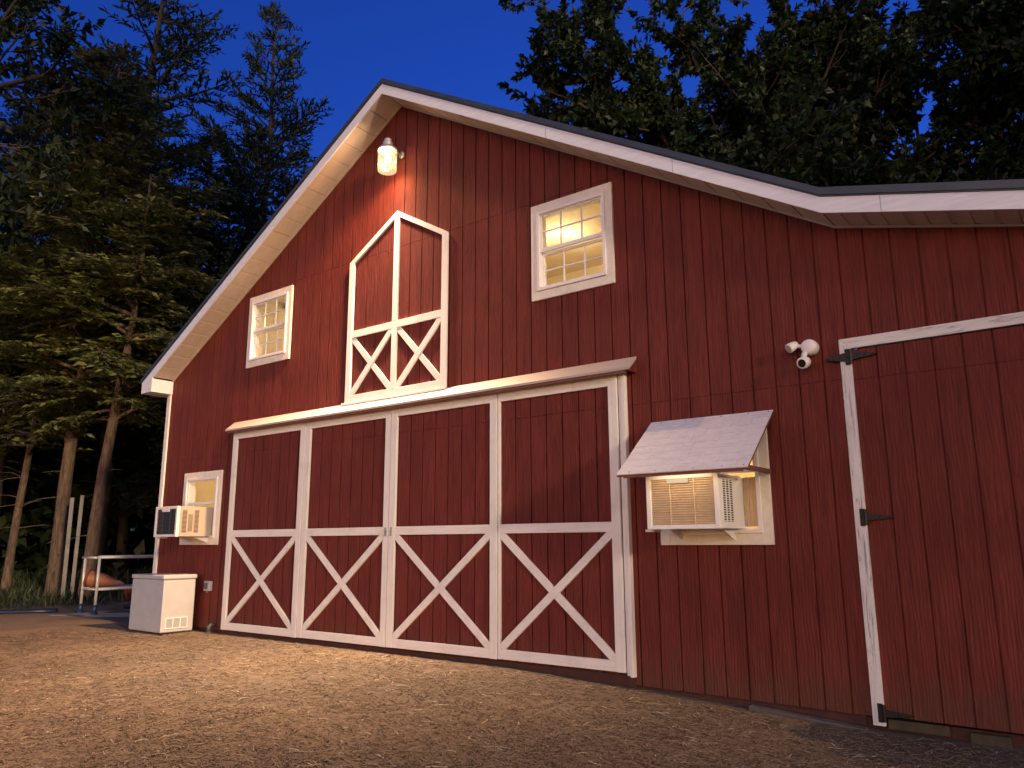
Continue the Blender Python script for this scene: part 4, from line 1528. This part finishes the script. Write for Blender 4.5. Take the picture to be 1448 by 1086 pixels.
place_tree('broadleaf_tree', rcx, (13.4, 17.5, .3), 'broadleaf tree with a bare limb slanting across the sky above the lean-to', GRP, 0)
place_tree('broadleaf_tree', ra, (2.5, 25.0, .3), 'farther broadleaf tree filling the gaps behind the nearer crowns', GRP, 1.1)
# unseen trees, added to keep the low light off the lean-to and back trees
for k, (x, y, m_, sc2, rz) in enumerate([(21.5, -2.4, fa, .80, .5), (23.0, -1.2, fb, .85, 2.1), (20.5, 1.2, fa, .82, 3.0), (22.5, 5.5, fc, .95, 1.0), (21.0, 9.5, fa, 1.1, 4.0), (23.5, 13.0, fc, 1.15, 2.7), (21.5, 17.0, fb, 1.1, 5.1)]):
    place_tree('fir_tree' if m_ is fa else 'pine_tree' if m_ is fb else 'broadleaf_tree', m_, (x, y, 0.0),
               ('unseen fir added nearest the yard to shade the wall', 'unseen slender pine added to shade the lean-to', 'unseen fir added beside the lean-to end wall as shade', 'unseen round broadleaf tree added beyond the lean-to as shade', 'unseen tall fir added behind the lean-to to shade the back trees', 'unseen large broadleaf tree added far behind the lean-to as shade', 'unseen tall pine added far behind the lean-to as shade')[k], 'unseen trees added to block the low light', rz, sc2)

hc = deciduous(25, 5.0, 15.5, .28, 83, leaf_size=.34, per_twig=16, limbs=9)  # unseen high crowns added to shade the upper trees on the left
for x, y, rz, lb in ((24.0, -6.8, .4, 'unseen tall tree at the yard edge, high crown added as shade'), (25.5, -2.6, 2.2, 'unseen high crowned tree behind the small firs, added as shade'), (24.5, 1.8, 3.9, 'unseen high crowned tree beyond the lean-to end wall, added as shade')):
    place_tree('broadleaf_tree', hc, (x, y, 0), lb, 'unseen trees added to block the low light', rz)

# ------------------------------------------------------------------ far wood, grass, shreds
def far_wood():
    n = 60000
    a = rng.uniform(R(-88), R(-34), n)
    d = rng.uniform(30, 42, n)
    x = 12.33 + np.sin(a) * d
    y = -6.7 + np.cos(a) * d
    top = 11.5 + 2.5 * np.sin(a * 23) + 1.5 * np.sin(a * 57 + 1)
    z = rng.random(n) ** 1.1 * top
    P = np.stack([x, y, z + .2], 1)
    D = rng.normal(0, 1, (n, 3))
    s = rng.uniform(.35, .75, n)
    V = leaf_quads(P, D, s, s * .55, 1.0, .2)
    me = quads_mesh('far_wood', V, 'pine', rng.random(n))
    o = bpy.data.objects.new('far_wood', me)
    COL.objects.link(o)
    tag(o, 'dark mass of distant woodland closing the gaps behind the trees', 'woodland', None, 'stuff')
far_wood()

def undergrowth():
    n = 15000
    x = rng.uniform(-19, -5.2, n)
    y = rng.uniform(-6, 9, n)
    keep = (x < -5.6 - .75 * np.clip(.8 - y, 0, 9) + .25 * np.sin(y * 4)) & ~((np.abs(x + 4) < .3))
    x, y = x[keep], y[keep]
    z = gz(x, y)
    P = np.stack([x, y, z], 1)
    D = np.stack([rng.normal(0, .35, len(x)), rng.normal(0, .35, len(x)), np.ones(len(x))], 1)
    L = rng.uniform(.12, .42, len(x))
    V = leaf_quads(P, D, L, L * .09 + .008, 1.0, .25, np.tile([1., 0, 0], (len(x), 1)))
    o = bpy.data.objects.new('grass', quads_mesh('grass', V, 'grass', rng.random(len(x))))
    COL.objects.link(o)
    tag(o, 'rough grass along the forest edge at the left', 'grass', None, 'stuff')
undergrowth()

def shreds():
    # curved wood shreds, each three quads long, denser towards the viewer
    n = 80000
    cx, cy = 12.33, -6.69
    d = 4.2 + 9.5 * rng.random(n) ** 1.5
    a = rng.uniform(R(-74), R(1), n)
    x = cx + np.sin(a) * d
    y = cy + np.cos(a) * d
    keep = (y < -.12 - .02 * rng.random(n)) & (x > -4.5)
    x, y, d = x[keep], y[keep], d[keep]
    n = len(x)
    near = .022 * np.sin(x * 1.1 + .7 * y) * np.sin(y * 1.7 - .4 * x) + .010 * np.sin(x * 3.1 + y * 2.3) * np.sin(y * 4.1)
    z = gz(x, y) + near * np.clip(np.abs(y + .05) / 1.2, 0, 1) + .006
    th = rng.uniform(0, 2 * math.pi, n)
    bend = rng.normal(0, .9, n)
    L = rng.uniform(.010, .036, n) * np.where(rng.random(n) < .12, 1.9, 1.0)
    W = rng.uniform(.003, .007, n)
    tone = np.clip(rng.normal(.50, .20, n), 0, 1)
    tone[rng.random(n) < .006] = 1.0
    VV, TT = [], []
    px, py = x, y
    pz = z
    for s in range(3):
        t0 = th + bend * (s / 3 - .5)
        qx, qy = px + np.cos(t0) * L, py + np.sin(t0) * L
        qz = z + (.010 if s < 1 else .004 if s < 2 else -.002) * rng.random(n)
        nx, ny = -np.sin(t0) * W / 2, np.cos(t0) * W / 2
        VV.append(np.stack([np.stack([px - nx, py - ny, pz], 1), np.stack([qx - nx, qy - ny, qz], 1), np.stack([qx + nx, qy + ny, qz + .002], 1), np.stack([px + nx, py + ny, pz + .002], 1)], 1))
        TT.append(tone)
        px, py, pz = qx, qy, qz
    o = bpy.data.objects.new('wood_shreds', quads_mesh('wood_shreds', np.concatenate(VV), 'shred', np.concatenate(TT)))
    COL.objects.link(o)
    tag(o, 'loose wood shreds scattered over the packed ground', 'mulch', None, 'stuff')
shreds()
